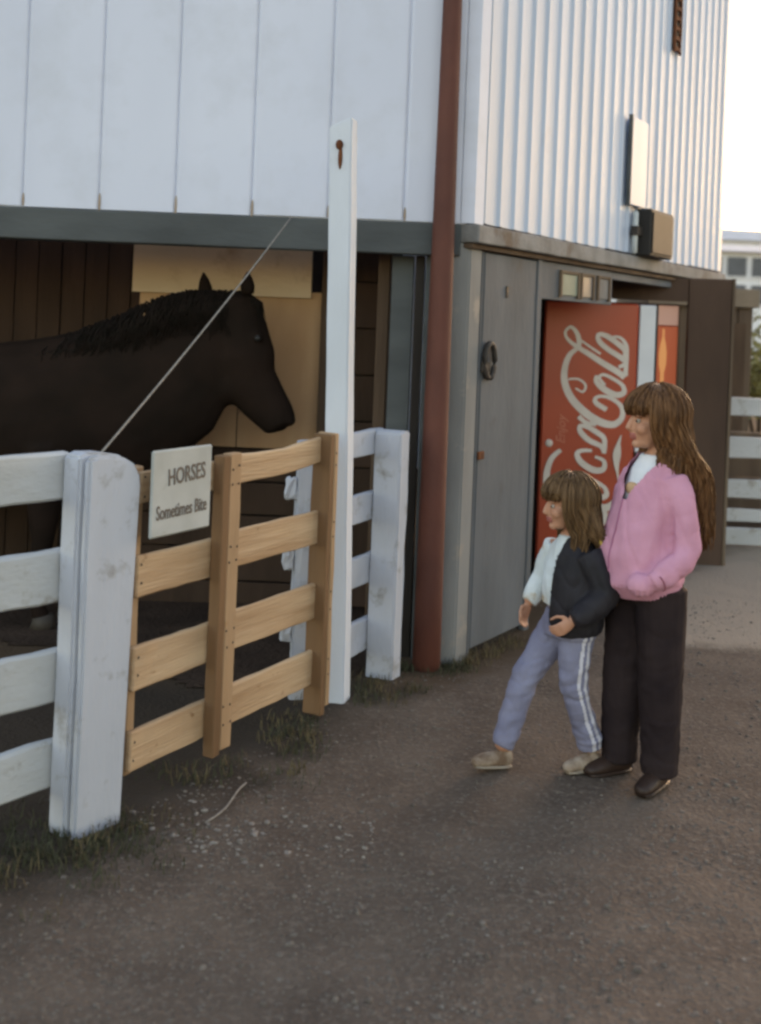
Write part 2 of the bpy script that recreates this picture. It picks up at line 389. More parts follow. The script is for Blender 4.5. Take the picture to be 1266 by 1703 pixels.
# stall lining: planks and raw plywood
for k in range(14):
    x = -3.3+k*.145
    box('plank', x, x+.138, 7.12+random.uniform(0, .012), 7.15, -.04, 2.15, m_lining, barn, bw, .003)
box('plywood_sheet', -1.42, -.40, 6.50, 6.525, 1.765, 2.13, m_ply, barn, bw, .003)
box('plywood_sheet', -1.38, -.80, 6.53, 6.545, .90, 1.80, m_ply2, barn, bw, .003)
box('plywood_sheet', -.795, -.34, 6.53, 6.548, .90, 1.80, m_ply2, barn, bw, .003)
for k in range(5):
    z = .0+k*.19
    box('plank', -1.38, -.34, 6.53+random.uniform(0, .008), 6.555, z-.05, z+.13, m_lining, barn, bw, .003)
for k in range(8):
    z = .02+k*.265
    box('plank', -.29, .05, 6.5+random.uniform(0, .012), 6.53, z, z+.257, m_lining if k % 3 else m_brown, barn, bw, .003)
for k in range(5):
    y = 5.9+k*.25
    box('plank', .045, .075, y, y+.243, -.04, 2.14, m_lining, barn, bw, .003)
box('stall_light_stop', -3.3, .06, 7.2, 7.23, -.04, 2.6, m_dark, barn, bw, 0)  # dark sheets added behind the planks to block light leaking through
box('stall_light_stop', -.34, .06, 6.56, 6.58, -.04, 2.3, m_dark, barn, bw, 0)
box('stall_light_stop', .09, .10, 5.85, 7.2, -.04, 2.3, m_dark, barn, bw, 0)
# grey plank door in the long wall
box('lower_wall', .118, .82, -.06, -.03, -.04, 2.03, m_dark, barn, B, 0)
door = box('door', .163, .775, -.028, -.002, .03, 2.018, m_grey, barn, B, .005, (5, 1, 10), .0015)
box('door_stop', .128, .143, -.028, .002, -.03, 2.02, m_grey, barn, B, .003)
box('end_post', .782, .84, -.10, .004, -.04, 2.03, m_grey, barn, B, .005)
bm = bmesh.new()
pts = [(B((.215+.055*math.cos(a), .018, 1.475+.088*math.sin(a))), .015) for a in [R(d) for d in range(-80, 261, 20)]]
tube(bm, pts, (0, 0, 1), 8); from_bm('latch', bm, m_iron, door, True)
box('hasp', .145, .235, .0, .014, 1.42, 1.47, m_iron, door, B, .003)
box('hasp', .15, .21, .0, .012, .98, 1.02, m_rust, door, B, .003)
box('knot_plate', .40, .425, .0, .006, 1.80, 1.86, m_iron, door, B, .002)
# recess for the drink machines
rc = Vector((.427, 5.58, 0))
for k in range(9):
    y0 = AY+.72+k*.30
    xw = CORX+U.x*.84-.04
    box('recess_board', xw-.03, xw+random.uniform(0, .006), y0, y0+.304, -.04, 2.3, m_grey, barn, bw, .003)
for k in range(10):
    x = .78+k*.092
    box('recess_board', x, x+.088, 8.98+random.uniform(0, .006), 9.02, -.04, 2.3, m_grey, barn, bw, .003)
box('soffit', .70, 2.1, 6.75, 9.05, 2.31, 2.33, m_plank, barn, lambda p: bw(Vector((max(p.x, .70) if p.y > 8 else min(p.x, 1.05), p.y, p.z))), 0)
box('lintel', .845, 1.905, -.05, -.004, 1.812, 2.022, m_grey, barn, B, .004, (8, 1, 1), .001)
box('lintel', 1.91, LB-.05, -.05, -.006, 1.975, 2.022, m_grey, barn, B, .004, (8, 1, 1), .001)
for (a, b, mm) in ((1.10, 1.33, m_paneg), (1.40, 1.56, m_pane), (1.66, 1.82, m_cap)):
    win = box('window', a, b, -.003, .004, 1.845, 1.965, mm, barn, B, .001)
    box('window_frame', a-.022, a-.001, -.003, .014, 1.83, 1.985, m_shed, win, B, .002)
    box('window_frame', b+.001, b+.022, -.003, .014, 1.83, 1.985, m_shed, win, B, .002)
    box('window_frame', a, b, -.003, .012, 1.967, 1.985, m_shed, win, B, .002)

# things fixed to the barn
pipe = tag(empty('steel_pipe', (.285, AY-.09, 0)), 'tall rust red steel pipe standing against the barn corner', 'pipe')
bm = bmesh.new(); tube(bm, [((0, 0, z), .068-.0068*z) for z in (-.05, .4, 1, 1.6, 2.2, 2.9, 3.6, 4.6)], (1, 0, 0), 20); from_bm('shaft', bm, m_redpipe, pipe, True)
for z in (1.28, 2.34, 3.02):
    bm = bmesh.new(); tube(bm, [((0, 0, z), .0684-.0068*z), ((0, 0, z+.025), .0684-.0068*z)], (1, 0, 0), 20, .05); from_bm('strap', bm, m_redpipe, pipe)
    box('bracket', -.015, .02, .055, .09, z+.005, z+.03, m_redpipe, pipe, IDT, .002)
wb = tag(empty('wall_board', B((1.93, 0, 2.0))+BO), 'blank white board fixed high on the ribbed barn wall', 'board')
wl = lambda p: B(p)+BO-wb.location
box('panel', 2.02, 2.31, .03, .05, 2.46, 3.02, m_metal_b, wb, wl, .004)
box('batten', 2.0, 2.018, .027, .052, 2.45, 3.03, m_beam, wb, wl, .002)
eb = tag(empty('electrical_box', B((2.2, 0, 2.2))+BO), 'dark grey electrical box standing on the cap board ledge', 'electrical box')
el = lambda p: B(p)+BO-eb.location
box('housing', 2.2, 2.64, .03, .13, 2.145, 2.45, m_boxg, eb, el, .008)
box('cover', 2.22, 2.62, .131, .14, 2.165, 2.43, m_boxg, eb, el, .004)
bm = bmesh.new(); tube(bm, [(el((2.13, .05, 2.16)), .018), (el((2.13, .05, 2.3)), .018), (el((2.13, .05, 2.42)), .018)], (1, 0, 0), 10); from_bm('conduit', bm, m_signw, eb, True)
box('clamp', 2.10, 2.2, .03, .075, 2.27, 2.33, m_iron, eb, el, .002)
ch = tag(empty('wall_vent', B((2.85, 0, 3.6))+BO), 'narrow dark rusty louvre vent high on the ribbed barn wall', 'vent')
cl = lambda p: B(p)+BO-ch.location
box('backing', 2.80, 2.915, .017, .026, 3.62, 4.7, m_black, ch, cl, .001)
for a, b in ((2.79, 2.806), (2.908, 2.924)): box('frame', a, b, .0265, .045, 3.60, 4.72, m_rust, ch, cl, .002, (1, 1, 14), .002)
for k in range(15): box('louvre', 2.807, 2.907, .027, .042, 3.62+k*.07, 3.648+k*.07, m_rust, ch, cl, .002)

# ------------------------------------------------------------------ fences
def post(name, parent, x0, x1, y0, y1, h, mat, rnd=.0, fn=IDT, jit=.003, z0=-.06):
    """timber post, top rounded along local x"""
    bm = bmesh.new(); n = 6; prof = [(x0, z0)]
    for i in range(9): prof.append((x0, z0+(h-rnd-z0)*(i+1)/9))
    if rnd:
        for i in range(1, n+1):
            a = math.pi*i/n/1.0
            prof.append(((x0+x1)/2-(x1-x0)/2*math.cos(a), h-rnd+rnd*math.sin(a)))
    else: prof.append((x1, h))
    for i in range(9): prof.append((x1, h-rnd-(h-rnd-z0)*(i+1)/9))
    pts = [(x+random.uniform(-jit, jit), z) for x, z in prof]
    fr = [bm.verts.new((x, y0+random.uniform(-jit, jit), z)) for x, z in pts]; bk = [bm.verts.new((x, y1, z)) for x, z in pts]
    m_ = len(pts)
    for i in range(m_): bm.faces.new((fr[i], fr[(i+1) % m_], bk[(i+1) % m_], bk[i]))
    bm.faces.new(fr); bm.faces.new(bk)
    bmesh.ops.recalc_face_normals(bm, faces=bm.faces)
    es = [e for e in bm.edges if len(e.link_faces) == 2 and e.calc_face_angle() > 1.0]
    bmesh.ops.bevel(bm, geom=es, offset=.006, segments=2, affect='EDGES')
    for v_ in bm.verts: v_.co = fn(v_.co)
    return from_bm(name, bm, mat, parent)

# near fence: runs from its broad end post towards the camera's side
FD = Vector((-.62, -.785, 0)).normalized(); fang = math.atan2(FD.y, FD.x)
fen = tag(empty('rail_fence', (-.885, 3.66, 0), fang), 'white four rail fence with a broad round topped end post', 'fence')
# local x runs along the fence away from the gate, local +y is the road side
bm = bmesh.new()
prof = [(.10, -.06), (.10, .15), (.095, .5), (.098, .9), (.095, 1.19), (.06, 1.20), (0, 1.197), (-.06, 1.187), (-.10, 1.165), (-.125, 1.125), (-.13, 1.09), (-.118, .7), (-.108, .3), (-.10, -.06)]
bm.free()
def slab(name, y0, y1, dx, dz):
    bm = bmesh.new()
    fr = [bm.verts.new((x+(dx if x > 0 else -dx*.3), y1, z+(dz if z > .5 else 0))) for x, z in prof]; bk = [bm.verts.new((x+(dx if x > 0 else -dx*.3), y0, z+(dz if z > .5 else 0))) for x, z in prof]
    for i in range(len(prof)): bm.faces.new((fr[i], fr[(i+1) % len(prof)], bk[(i+1) % len(prof)], bk[i]))
    bm.faces.new(fr); bm.faces.new(bk)
    bmesh.ops.recalc_face_normals(bm, faces=bm.faces)
    bmesh.ops.bevel(bm, geom=[e for e in bm.edges if len(e.link_faces) == 2 and e.calc_face_angle() > 1.0], offset=.009, segments=2, affect='EDGES')
    from_bm(name, bm, m_whitep, fen)
slab('end_post', -.055, .030, .0, 0)
slab('post_facing', .034, .066, -.012, -.006)
for (a, b) in ((1.045, 1.195), (.72, .885), (.40, .57), (.13, .28)):
    box('rail', .06, 2.3, -.095, -.057, a, b, m_whiter, fen, lambda p: p+Vector((0, 0, 0)), .008, (22, 1, 2), .0035)
post('fence_post', fen, 2.12, 2.26, -.055, .06, 1.2, m_whitep, .02)
# fence beyond the gate
fe2 = tag(empty('rail_fence', (-.125, 4.98, 0), math.atan2(.42, .20)), 'short white rail fence between tall post and barn corner', 'fence')
for (a, b) in ((1.035, 1.15), (.73, .86), (.435, .575), (.125, .275)):
    box('rail', -.02, .45, .03, .06, a, b, m_whitep, fe2, IDT, .006, (4, 1, 2), .004)
post('fence_post', fe2, .335, .44, -.105, .028, 1.15, m_whitep, .012, jit=.004)
# tall post
tp = tag(empty('tall_post', (-.128, 4.94, 0)), 'tall white square post with a rusty bolt, beside the timber gate', 'post')
bm = bmesh.new(); bm_box(bm, -.050, .050, -.050, .050, -.06, 2.50, IDT, (1, 1, 12), .002)
bmesh.ops.recalc_face_normals(bm, faces=bm.faces)
bmesh.ops.bevel(bm, geom=[e for e in bm.edges if e.calc_face_angle() > 1], offset=.006, segments=2, affect='EDGES')
for v_ in bm.verts: v_.co.z = v_.co.z+(.02*v_.co.x/.05 if v_.co.z > 2.4 else 0); v_.co = Matrix.Rotation(R(-14), 3, 'Z') @ v_.co; v_.co.x -= .026*v_.co.z
from_bm('shaft', bm, m_tallw, tp)
bm = bmesh.new(); ball(bm, (-.078, -.054, 2.40), (.017, .012, .022), 10); from_bm('bolt', bm, m_rust, tp, True)
bm = bmesh.new(); ball(bm, (-.072, -.052, 2.345), (.010, .005, .05), 10); from_bm('rust_streak', bm, m_rust, tp, True)

# gate of new lumber
GA, GB = Vector((-.80, 3.70, 0)), Vector((-.145, 4.88, 0)); GD = (GB-GA).normalized()
gate = tag(empty('timber_gate', GA, math.atan2(GD.y, GD.x)), 'gate of unpainted tan lumber boards between white fence posts', 'gate')
# local x along the gate, local -y the road side
for i, (a, b) in enumerate(((1.03, 1.135), (.725, .862), (.415, .56), (.135, .28))):
    dz = random.uniform(-.004, .004)
    box('board', .055, .52, -.012, .012, a+dz-.012*(i != 3), b+dz-.012, m_lumx, gate, IDT, .005, (7, 1, 1), .0022)
    box('board', .524, 1.20, -.012+.001*i, .012, a+dz, b+dz+(.03 if i == 0 else 0)*0, m_lumx, gate, lambda p: p+Vector((0, 0, .028*max(0, (p.x-.9)/.3) if p.z > 1 else 0)), .005, (7, 1, 1), .0022)
box('upright', .485, .555, -.056, -.014, .085, 1.155, m_lumz, gate, IDT, .005, (1, 1, 10), .002)
box('upright', .44, .482, -.060, -.0135, .075, 1.15, m_lumshade, gate, IDT, .004, (1, 1, 8), .002)  # added dark board, stands for the shaded side of the pale upright
box('upright', 1.165, 1.198, -.058, .03, .02, 1.175, m_lumshade, gate, IDT, .004, (1, 1, 8), .002)  # dark board again standing for a shaded side face
box('upright', 1.202, 1.232, -.058, .03, .05, 1.18, m_lumz, gate, IDT, .004, (1, 1, 8), .002)
box('upright', .06, .10, .014, .052, .12, 1.14, m_lumz, gate, IDT, .004, (1, 1, 8), .002)
for i, z in enumerate((1.075, .79, .49, .21)):
    for x in (.50, .54, 1.215, .075):
        for dz in (-.03, .03):
            y = -.0575 if x in (.50, .54) else (-.0595 if x > 1 else -.0135)
            bm = bmesh.new(); ball(bm, (x+random.uniform(-.005, .005), y, z+dz+random.uniform(-.008, .008)), (.0045, .002, .0045), 8); from_bm('nail', bm, m_iron, gate)
# old painted post seen through the gate
op = tag(empty('old_post', (-.285, 4.98, 0), .2), 'peeling white stub post half hidden behind the gate boards', 'post')
post('shaft', op, -.052, .05, -.04, .05, 1.12, m_whitep, .01, jit=.006)
for z in (.86, .56, .25):
    box('rail_stub', -.10, -.053, -.03, .0, z, z+.10, m_whitep, op, IDT, .006, (3, 1, 3), .008)
# notice on the gate
sg = tag(empty('notice_sign', GA+GD*.205+Vector((.0, 0, 0)), math.atan2(GD.y, GD.x)), 'small white sign with two lines of dark lettering on the gate', 'sign')
box('sign_panel', -.158, .158, -.066, -.054, .912, 1.20, M('weathered_sign_white', (.42, .45, .45), (.33, .355, .35), 6, .6, c3=(.26, .26, .24), c3scale=9), sg, IDT, .01)
def text(name, s, size, mat, parent, loc, rot, ex=.0008, sx=1.0, shear=0.0):
    cu = bpy.data.curves.new('t', 'FONT'); cu.body = s; cu.size = size; cu.extrude = ex; cu.align_x = 'CENTER'; cu.align_y = 'CENTER'; cu.resolution_u = 3; cu.offset = size*.012; cu.shear = shear
    o = bpy.data.objects.new('t', cu); col.objects.link(o)
    dg = bpy.context.evaluated_depsgraph_get(); dg.update()
    me = bpy.data.meshes.new_from_object(o.evaluated_get(dg)); bpy.data.objects.remove(o)
    me.transform(Matrix.Diagonal((sx, 1, 1, 1))); me.materials.clear(); me.name = name
    t_ = link(name, me, mat, parent); t_.location = loc; t_.rotation_euler = rot
    return t_
text('lettering', 'HORSES', .078, m_ink, sg, (.02, -.0672, 1.108), (R(90), R(-3), 0), sx=.72)
text('lettering', 'Sometimes Bite', .066, m_ink, sg, (.0, -.0672, .993), (R(90), R(-1), 0), sx=.64)
# rope from the beam to the fence end post
rp = empty('rope', (0, 0, 0))
tag(rp, 'thin pale rope slanting from the stall beam down to the fence', 'rope')
a, b = at(484, 362, 5.54), Vector((-.90, 3.74, 1.18))
rp.location = b
bm = bmesh.new(); tube(bm, [(a.lerp(b, t)-b+Vector((0, 0, -.05*4*t*(1-t)*.35)), .0042) for t in [i/16 for i in range(17)]], (0, 1, 0), 6); from_bm('strand', bm, m_rope, rp, True)

# ------------------------------------------------------------------ drink machines and booth
MD = 7.6
mc = tag(empty('vending_machine', (1.463, MD, 0)), 'red drink vending machine with white script lettering running upwards', 'vending machine')
mx0, mx1 = -.38, .38
box('cabinet', mx0, mx1, .02, .56, .04, 1.84, m_cokeside, mc, IDT, .012)
box('front_panel', mx0+.008, mx1-.128, -.015, .019, .10, 1.835, m_coke, mc, IDT, .012)
box('selection_panel', mx1-.122, mx1-.012, -.012, .019, .85, 1.83, m_sel, mc, IDT, .006)
box('coin_panel', mx1-.122, mx1-.012, -.010, .019, .12, .845, m_boxg, mc, IDT, .006)
box('trim', mx1-.011, mx1+.0, -.016, .019, .10, 1.835, m_black, mc, IDT, .002)
box('kick_plate', mx0+.01, mx1-.01, .03, .5, 0.0, .04, m_black, mc, IDT, .003)
def cm(pts, n=7):
    """smooth a stroke: (u, v, width)"""
    out = []
    P = [pts[0]]+list(pts)+[pts[-1]]
    for i in range(1, len(P)-2):
        p0, p1, p2, p3 = P[i-1], P[i], P[i+1], P[i+2]
        for k in range(n):
            t = k/n
            out.append(tuple(.5*((2*p1[j])+(-p0[j]+p2[j])*t+(2*p0[j]-5*p1[j]+4*p2[j]-p3[j])*t*t+(-p0[j]+3*p1[j]-3*p2[j]+p3[j])*t**3) for j in range(3)))
    out.append(tuple(pts[-1])); return out
def sh(pts, du, dv): return [(u+du, v_+dv, w) for u, v_, w in pts]
C2 = [(330, 395, 34), (270, 450, 44), (238, 540, 52), (240, 640, 58), (285, 740, 62), (370, 830, 66), (470, 895, 64), (565, 915, 56), (622, 870, 46), (622, 800, 40), (570, 750, 34), (500, 725, 28), (448, 735, 30), (450, 770, 42), (520, 815, 40)]
CURL = [(262, 610, 16), (330, 610, 18), (378, 650, 20), (360, 695, 18), (310, 670, 14)]
O2 = [(455, 585, 30), (450, 625, 40), (500, 675, 52), (580, 715, 50), (635, 700, 46), (625, 650, 34), (560, 605, 30), (500, 580, 26), (470, 600, 24), (510, 650, 22)]
L2 = [(640, 600, 48), (600, 565, 50), (500, 505, 50), (400, 440, 44), (310, 385, 36), (255, 335, 26), (243, 290, 24), (280, 258, 26), (320, 300, 38), (335, 360, 42), (325, 410, 40)]
L2b = [(350, 350, 16), (420, 400, 20), (480, 440, 20)]
A2 = [(600, 530, 28), (650, 500, 40), (600, 455, 46), (530, 410, 44), (470, 355, 44), (465, 310, 34), (520, 320, 44), (600, 375, 46), (645, 420, 44), (640, 460, 40)]
A2b = [(560, 325, 20), (610, 330, 24), (650, 380, 34), (655, 450, 34), (650, 520, 36), (645, 590, 40)]
A1 = [(500, 1100, 34), (480, 1060, 40), (400, 1020, 46), (345, 965, 46), (340, 925, 34), (390, 930, 40), (450, 965, 44), (500, 1005, 42), (505, 1060, 40), (500, 1110, 36)]
A1b = [(330, 860, 40), (380, 900, 34), (450, 915, 28)]
C1 = [(420, 1090, 26), (350, 1090, 34), (320, 1115, 44), (350, 1170, 52), (430, 1220, 52), (495, 1215, 46), (500, 1160, 34), (440, 1130, 24)]
O1 = sh(O2, -120, 690)
BIGC = sh(C2, -120, 690)
TAIL = [(617, 985, 8), (600, 1040, 30), (588, 1110, 66), (585, 1180, 44), (592, 1250, 16), (600, 1320, 14), (590, 1400, 34), (540, 1465, 62), (470, 1480, 50), (420, 1540, 40), (400, 1600, 30)]
HY = [(560, 940, 4), (540, 960, 4)]
bm = bmesh.new()
def face_pt(u, v_):
    p = at(880+u/4.055, 480+v_/4.055, MD); return (p.x-1.463, p.z)
for si, st in enumerate((C2, CURL, O2, L2, L2b, A2, A2b, A1, A1b, C1, O1, BIGC, TAIL)):
    pts = cm(st); y = -.0160-si*.0008
    lf, rt = [], []
    for i, (u, v_, w) in enumerate(pts):
        a = pts[max(i-1, 0)]; b = pts[min(i+1, len(pts)-1)]
        dx, dy = b[0]-a[0], b[1]-a[1]; L = math.hypot(dx, dy) or 1
        nx, ny = -dy/L*w*.40, dx/L*w*.40
        x1, z1 = face_pt(u+nx, v_+ny); x2, z2 = face_pt(u-nx, v_-ny)
        yy = y-i*6e-6; lf.append(bm.verts.new((x1, yy, z1))); rt.append(bm.verts.new((x2, yy, z2)))
    for i in range(len(lf)-1): bm.faces.new((lf[i], lf[i+1], rt[i+1], rt[i]))
from_bm('lettering', bm, m_letter, mc)
x_, z_ = face_pt(215, 950); text('lettering', 'Enjoy', .085, m_letterdim, mc, (x_, -.0165, z_), (R(90), R(-90), 0), shear=.3)
x_, z_ = face_pt(132, 1040); bm = bmesh.new(); ball(bm, (x_, -.016, z_), (.026, .012, .026), 14); from_bm('lock', bm, m_letter, mc, True)

vm = tag(empty('vending_machine', (1.83, 8.27, 0)), 'orange fronted drink machine standing inside the brown booth', 'vending machine')
box('cabinet', -.33, .335, .03, .58, .0, 1.86, m_black, vm, IDT, .01)
box('front_panel', -.32, .325, .0, .028, .10, 1.70, emit('lit_orange_panel', (.45, .085, .03), .06), vm, IDT, .006)
box('header_panel', -.32, .325, .0, .028, 1.705, 1.85, emit('lit_pink_header', (.50, .30, .25), .06), vm, IDT, .006)
bm = bmesh.new()
pr = [(0, .02), (.10, .03), (.2, .03), (.26, .015), (.34, .013), (.40, .026), (.48, .028), (.55, .02), (.6, .008), (.66, .008)]
pv = [(.22+w, 1.02+z) for z, w in pr]+[(.22-w, 1.02+z) for z, w in reversed(pr)]
bm.faces.new([bm.verts.new((x, -.003, z)) for x, z in pv]); from_bm('bottle_picture', bm, emit('lit_yellow_picture', (.62, .28, .10), .10), vm)
bt = tag(empty('booth', (2.1, 8.2, 0)), 'dark brown plywood booth framing the drink machines', 'booth')
bl = lambda p: p-Vector((2.1, 8.2, 0))
box('header', 1.62, 2.19, 8.16, 8.2, 1.88, 2.045, m_brown, bt, bl, .004)
box('side_panel', 2.195, 2.50, 8.155, 8.2, .0, 2.05, m_brown, bt, bl, .004, (2, 1, 8), .002)
box('side_wall', 2.455, 2.495, 8.203, 8.96, .0, 2.04, m_brown, bt, bl, .004)
box('side_wall', 1.46, 1.49, 8.27, 8.96, .0, 1.87, m_brown, bt, bl, .004)
box('roof_board', 1.62, 2.50, 8.203, 8.97, 2.0, 2.045, m_brown, bt, bl, .004)
box('edge_strip', 2.502, 2.525, 8.15, 8.2, .0, 2.055, m_shed, bt, bl, .003)

# ------------------------------------------------------------------ beyond the barn
ff = tag(empty('rail_fence', (3.9, 8.95, 0)), 'far white rail fence beyond the brown booth', 'fence')
for (a, b) in ((1.03, 1.17), (.70, .86), (.385, .53), (.20, .30), (.02, .15)):
    box('rail', -1.36, 3.0, -.03, .0, a, b, m_whiter, ff, IDT, .005, (16, 1, 1), .004)
for x in (-1.3, .75, 2.8): post('fence_post', ff, x-.06, x+.06, .003, .12, 1.2, m_whitep, .01)
bk_ = tag(empty('timber_bank', (4.2, 10.2, 0)), 'low weathered timber wall behind the far white fence', 'wall')
for k in range(4): box('plank', -1.7, 3.2, random.uniform(0, .01), .05, .0+k*.20, .193+k*.2, m_shed, bk_, IDT, .004, (6, 1, 1), .004)
sd = tag(empty('timber_shed', (3.2, 11.4, 0)), 'small weathered timber shed with a flat top beyond the far fence', 'shed')
for k in range(7): box('wall_board', -.5+k*.145, -.36+k*.145, random.uniform(0, .012), .05, .0, 1.93, m_shed, sd, IDT, .004)
box('fascia', -.55, .56, -.05, 1.5, 1.935, 2.12, M('shed_fascia', (.26, .21, .16), (.2, .16, .12), 4, .8), sd, IDT, .006)
for k in range(6): box('wall_board', .47, .52, .06+k*.22, .27+k*.22, 0, 1.93, m_shed, sd, IDT, .004)
box('door', .16, .44, -.03, -.003, .1, 1.78, m_plank, sd, IDT, .004)
def bush(x, y, rx, rz, label, n=2600, s=.10):
    root = tag(empty('bush', (x, y, 0)), label, 'bush')
    v, f = [], []
    cl = [(Vector((random.gauss(0, rx*.5), random.gauss(0, rx*.4), rz*random.uniform(.35, .95))), random.uniform(.25, .5)*rx) for _ in range(16)]
    for i in range(n):
        c, r = random.choice(cl); d = Vector((random.gauss(0, 1), random.gauss(0, 1), random.gauss(0, 1))).normalized()
        p = c+d*r*random.uniform(.6, 1.05)
        if p.z < .03: p.z = .03+random.random()*.3
        a = Vector((random.gauss(0, 1), random.gauss(0, 1), random.gauss(0, .7))).normalized(); b = a.cross(d)
        if b.length < .1: b = a.orthogonal()
        b.normalize(); L = s*random.uniform(.6, 1.3); k = len(v)
        v += [p-a*L*.5, p+b*L*.3, p+a*L*.5, p-b*L*.3]; f.append((k, k+1, k+2, k+3))
    pyd('foliage', v, f, m_leaf, root)
    for i in range(5):
        bm = bmesh.new(); a = random.uniform(0, 6.28); tube(bm, [((0, 0, -.05), .04), ((math.cos(a)*rx*.2, math.sin(a)*rx*.2, rz*.3), .03), ((math.cos(a)*rx*.45, math.sin(a)*rx*.4, rz*.7), .012)], (1, 0, 0), 6)
        from_bm('stem', bm, m_bark, root, True)
bush(5.35, 16, .9, 1.7, 'yellow green bush just beside the small timber shed')
bush(8.2, 18, 1.3, 1.9, 'olive green bush farther along behind the far fence')
def house(x, y, w, d, h, rh, rows, n, label, wm=m_housew):
    root = tag(empty('house', (x, y, 0)), label, 'house')
    box('wall', -w/2, w/2, 0, d, -.3, h, wm, root, IDT, .05)
    bm = bmesh.new(); e = .5
    q = [(-w/2-e, -e, h), (w/2+e, -e, h), (w/2+e, d+e, h), (-w/2-e, d+e, h), (-w/2-e, d/2, h+rh), (w/2+e, d/2, h+rh)]
    vv = [bm.verts.new(p) for p in q]
    for a in ((0, 1, 5, 4), (3, 2, 5, 4), (0, 4, 3), (1, 2, 5), (0, 1, 2, 3)): bm.faces.new([vv[i] for i in a])
    from_bm('roof', bm, m_roofg, root)
    for z in rows:
        for k in range(n):
            cx = -w/2+w*(k+.5)/n
            wn = box('window', cx-.55, cx+.55, -.12, -.02, z, z+1.1, m_pane, root, IDT, .02)
            box('window_frame', cx-.65, cx+.65, -.10, -.01, z-.12, z-.01, wm, wn, IDT, .02)
house(24, 66, 20, 8, 6.5, .7, (3.5, 5.1), 14, 'long white two storey building with rows of windows beyond the bushes')
house(38, 118, 17, 9, 11.5, 1.6, (6.0, 8.8), 9, 'tall white house partly up the slope behind the long building')
house(49, 165, 15, 9, 14.5, 2.6, (9.0, 12.0), 5, 'pale house high on the hillside below the skyline')
house(80, 170, 18, 9, 13.0, 2.6, (9.0,), 5, 'wide pale house on the hillside away from the barn')
v, f = [], []; nx = 60
for j in range(5):
    for i in range(nx+1):
        x = -250+i*12; t = j/4
        z = -1+(33+5*noise.noise(Vector((x*.012, 0, 2)))+1.2*noise.noise(Vector((x*.08, 0, 5))))*math.sin(t*math.pi/2)
        v.append((x, 190+t*140, z))
for j in range(4):
    for i in range(nx): f.append((j*(nx+1)+i, j*(nx+1)+i+1, (j+1)*(nx+1)+i+1, (j+1)*(nx+1)+i))
tag(pyd('hill', v, f, m_hill, smooth=True), kind='structure')

# ------------------------------------------------------------------ horse
hD = 6.0
horse = tag(empty('horse', (-1.9, hD, 0)), 'dark brown horse looking out over the gate from its stall', 'horse')
HO = Vector((-1.9, hD, 0))
def hp(px, py, dy=0): return at(px, py, hD)+Vector((0, dy, 0))-HO
bm = bmesh.new()
# head: poll to muzzle
tube(bm, [(hp(394, 498), .095, .08), (hp(400, 540), .14, .10), (hp(402, 592), .178, .115), (hp(414, 636), .152, .10), (hp(440, 668), .124, .086), (hp(458, 690), .106, .080), (hp(468, 706), .092, .074)], (1, 0, .25), 18, .5)
ball(bm, hp(378, 640), (.135, .095, .112)); ball(bm, hp(420, 520), (.05, .075, .06))
ball(bm, hp(483, 700, -.035), (.03, .02, .035)); ball(bm, hp(483, 700, .035), (.03, .02, .035))
for s_ in (-1, 1): ball(bm, hp(434, 560, s_*.094), (.028, .016, .026))
# neck and trunk
tube(bm, [(hp(386, 525), .13, .085), (hp(346, 574), .25, .11), (hp(292, 622), .36, .145), (hp(216, 662), .42, .185), (hp(118, 692), .43, .235), (hp(0, 700), .41, .27), (hp(-110, 715), .40, .31), (hp(-230, 715), .39, .32), (hp(-330, 700), .38, .30), (hp(-400, 695), .32, .25)], (.35, 0, 1), 20, .6)
def hleg(x, y, pts): tube(bm, [((x+dx, y, z), r, r*.85) for dx, z, r in pts], (1, 0, 0), 12, .3)
xf = hp(95, 700).x; xr = hp(-380, 700).x
for y in (-.14, .14):
    hleg(xf+(.03 if y > 0 else -.03), y, [(0, .95, .14), (.02, .66, .09), (.02, .46, .062), (0, .27, .042), (0, .14, .045), (.03, .06, .05), (.04, .02, .062)])
    hleg(xr+(.05 if y > 0 else -.05), y, [(.05, 1.05, .2), (.08, .76, .13), (-.02, .52, .075), (-.06, .42, .06), (-.04, .24, .043), (-.03, .13, .046), (0, .05, .052), (.01, .02, .062)])
body = remesh('body', bm, m_horse, horse, .014, 6, lambda p: .006*noise.noise(p*5))
bm = bmesh.new()
for (px, py, tx, ty, dy) in ((338, 492, 333, 452, .10), (414, 488, 415, 453, -.06)):
    a, b = hp(px, py, dy), hp(tx, ty, dy*1.15)
    bm = bmesh.new(); tube(bm, [(a, .034, .022), (a.lerp(b, .35), .038, .022), (a.lerp(b, .7), .026, .014), (b, .006, .005)], (1, 0, 0), 10); from_bm('ear', bm, m_horse, body, True)
bm = bmesh.new()
crest = [hp(388, 484), hp(350, 484), hp(312, 484), hp(268, 496), hp(212, 520), hp(150, 545), hp(90, 566)]
for i in range(620):
    t = random.random()*(len(crest)-1); k = int(t); p = crest[k].lerp(crest[min(k+1, 6)], t-k)
    L = random.uniform(.12, .26); dy = random.choice((-1, -1, 1)); w = .05+.07*t/6
    tube(bm, [(p+Vector((0, 0, -.02)), .004), (p+Vector((random.uniform(-.02, .02), dy*w*.5, random.uniform(-.012, .006))), .0045), (p+Vector((random.uniform(-.05, .02), dy*(w+.025), -L*.5)), .004), (p+Vector((random.uniform(-.07, .02), dy*(w+.05), -L)), .0015)], (1, 0, 0), 5, .2)
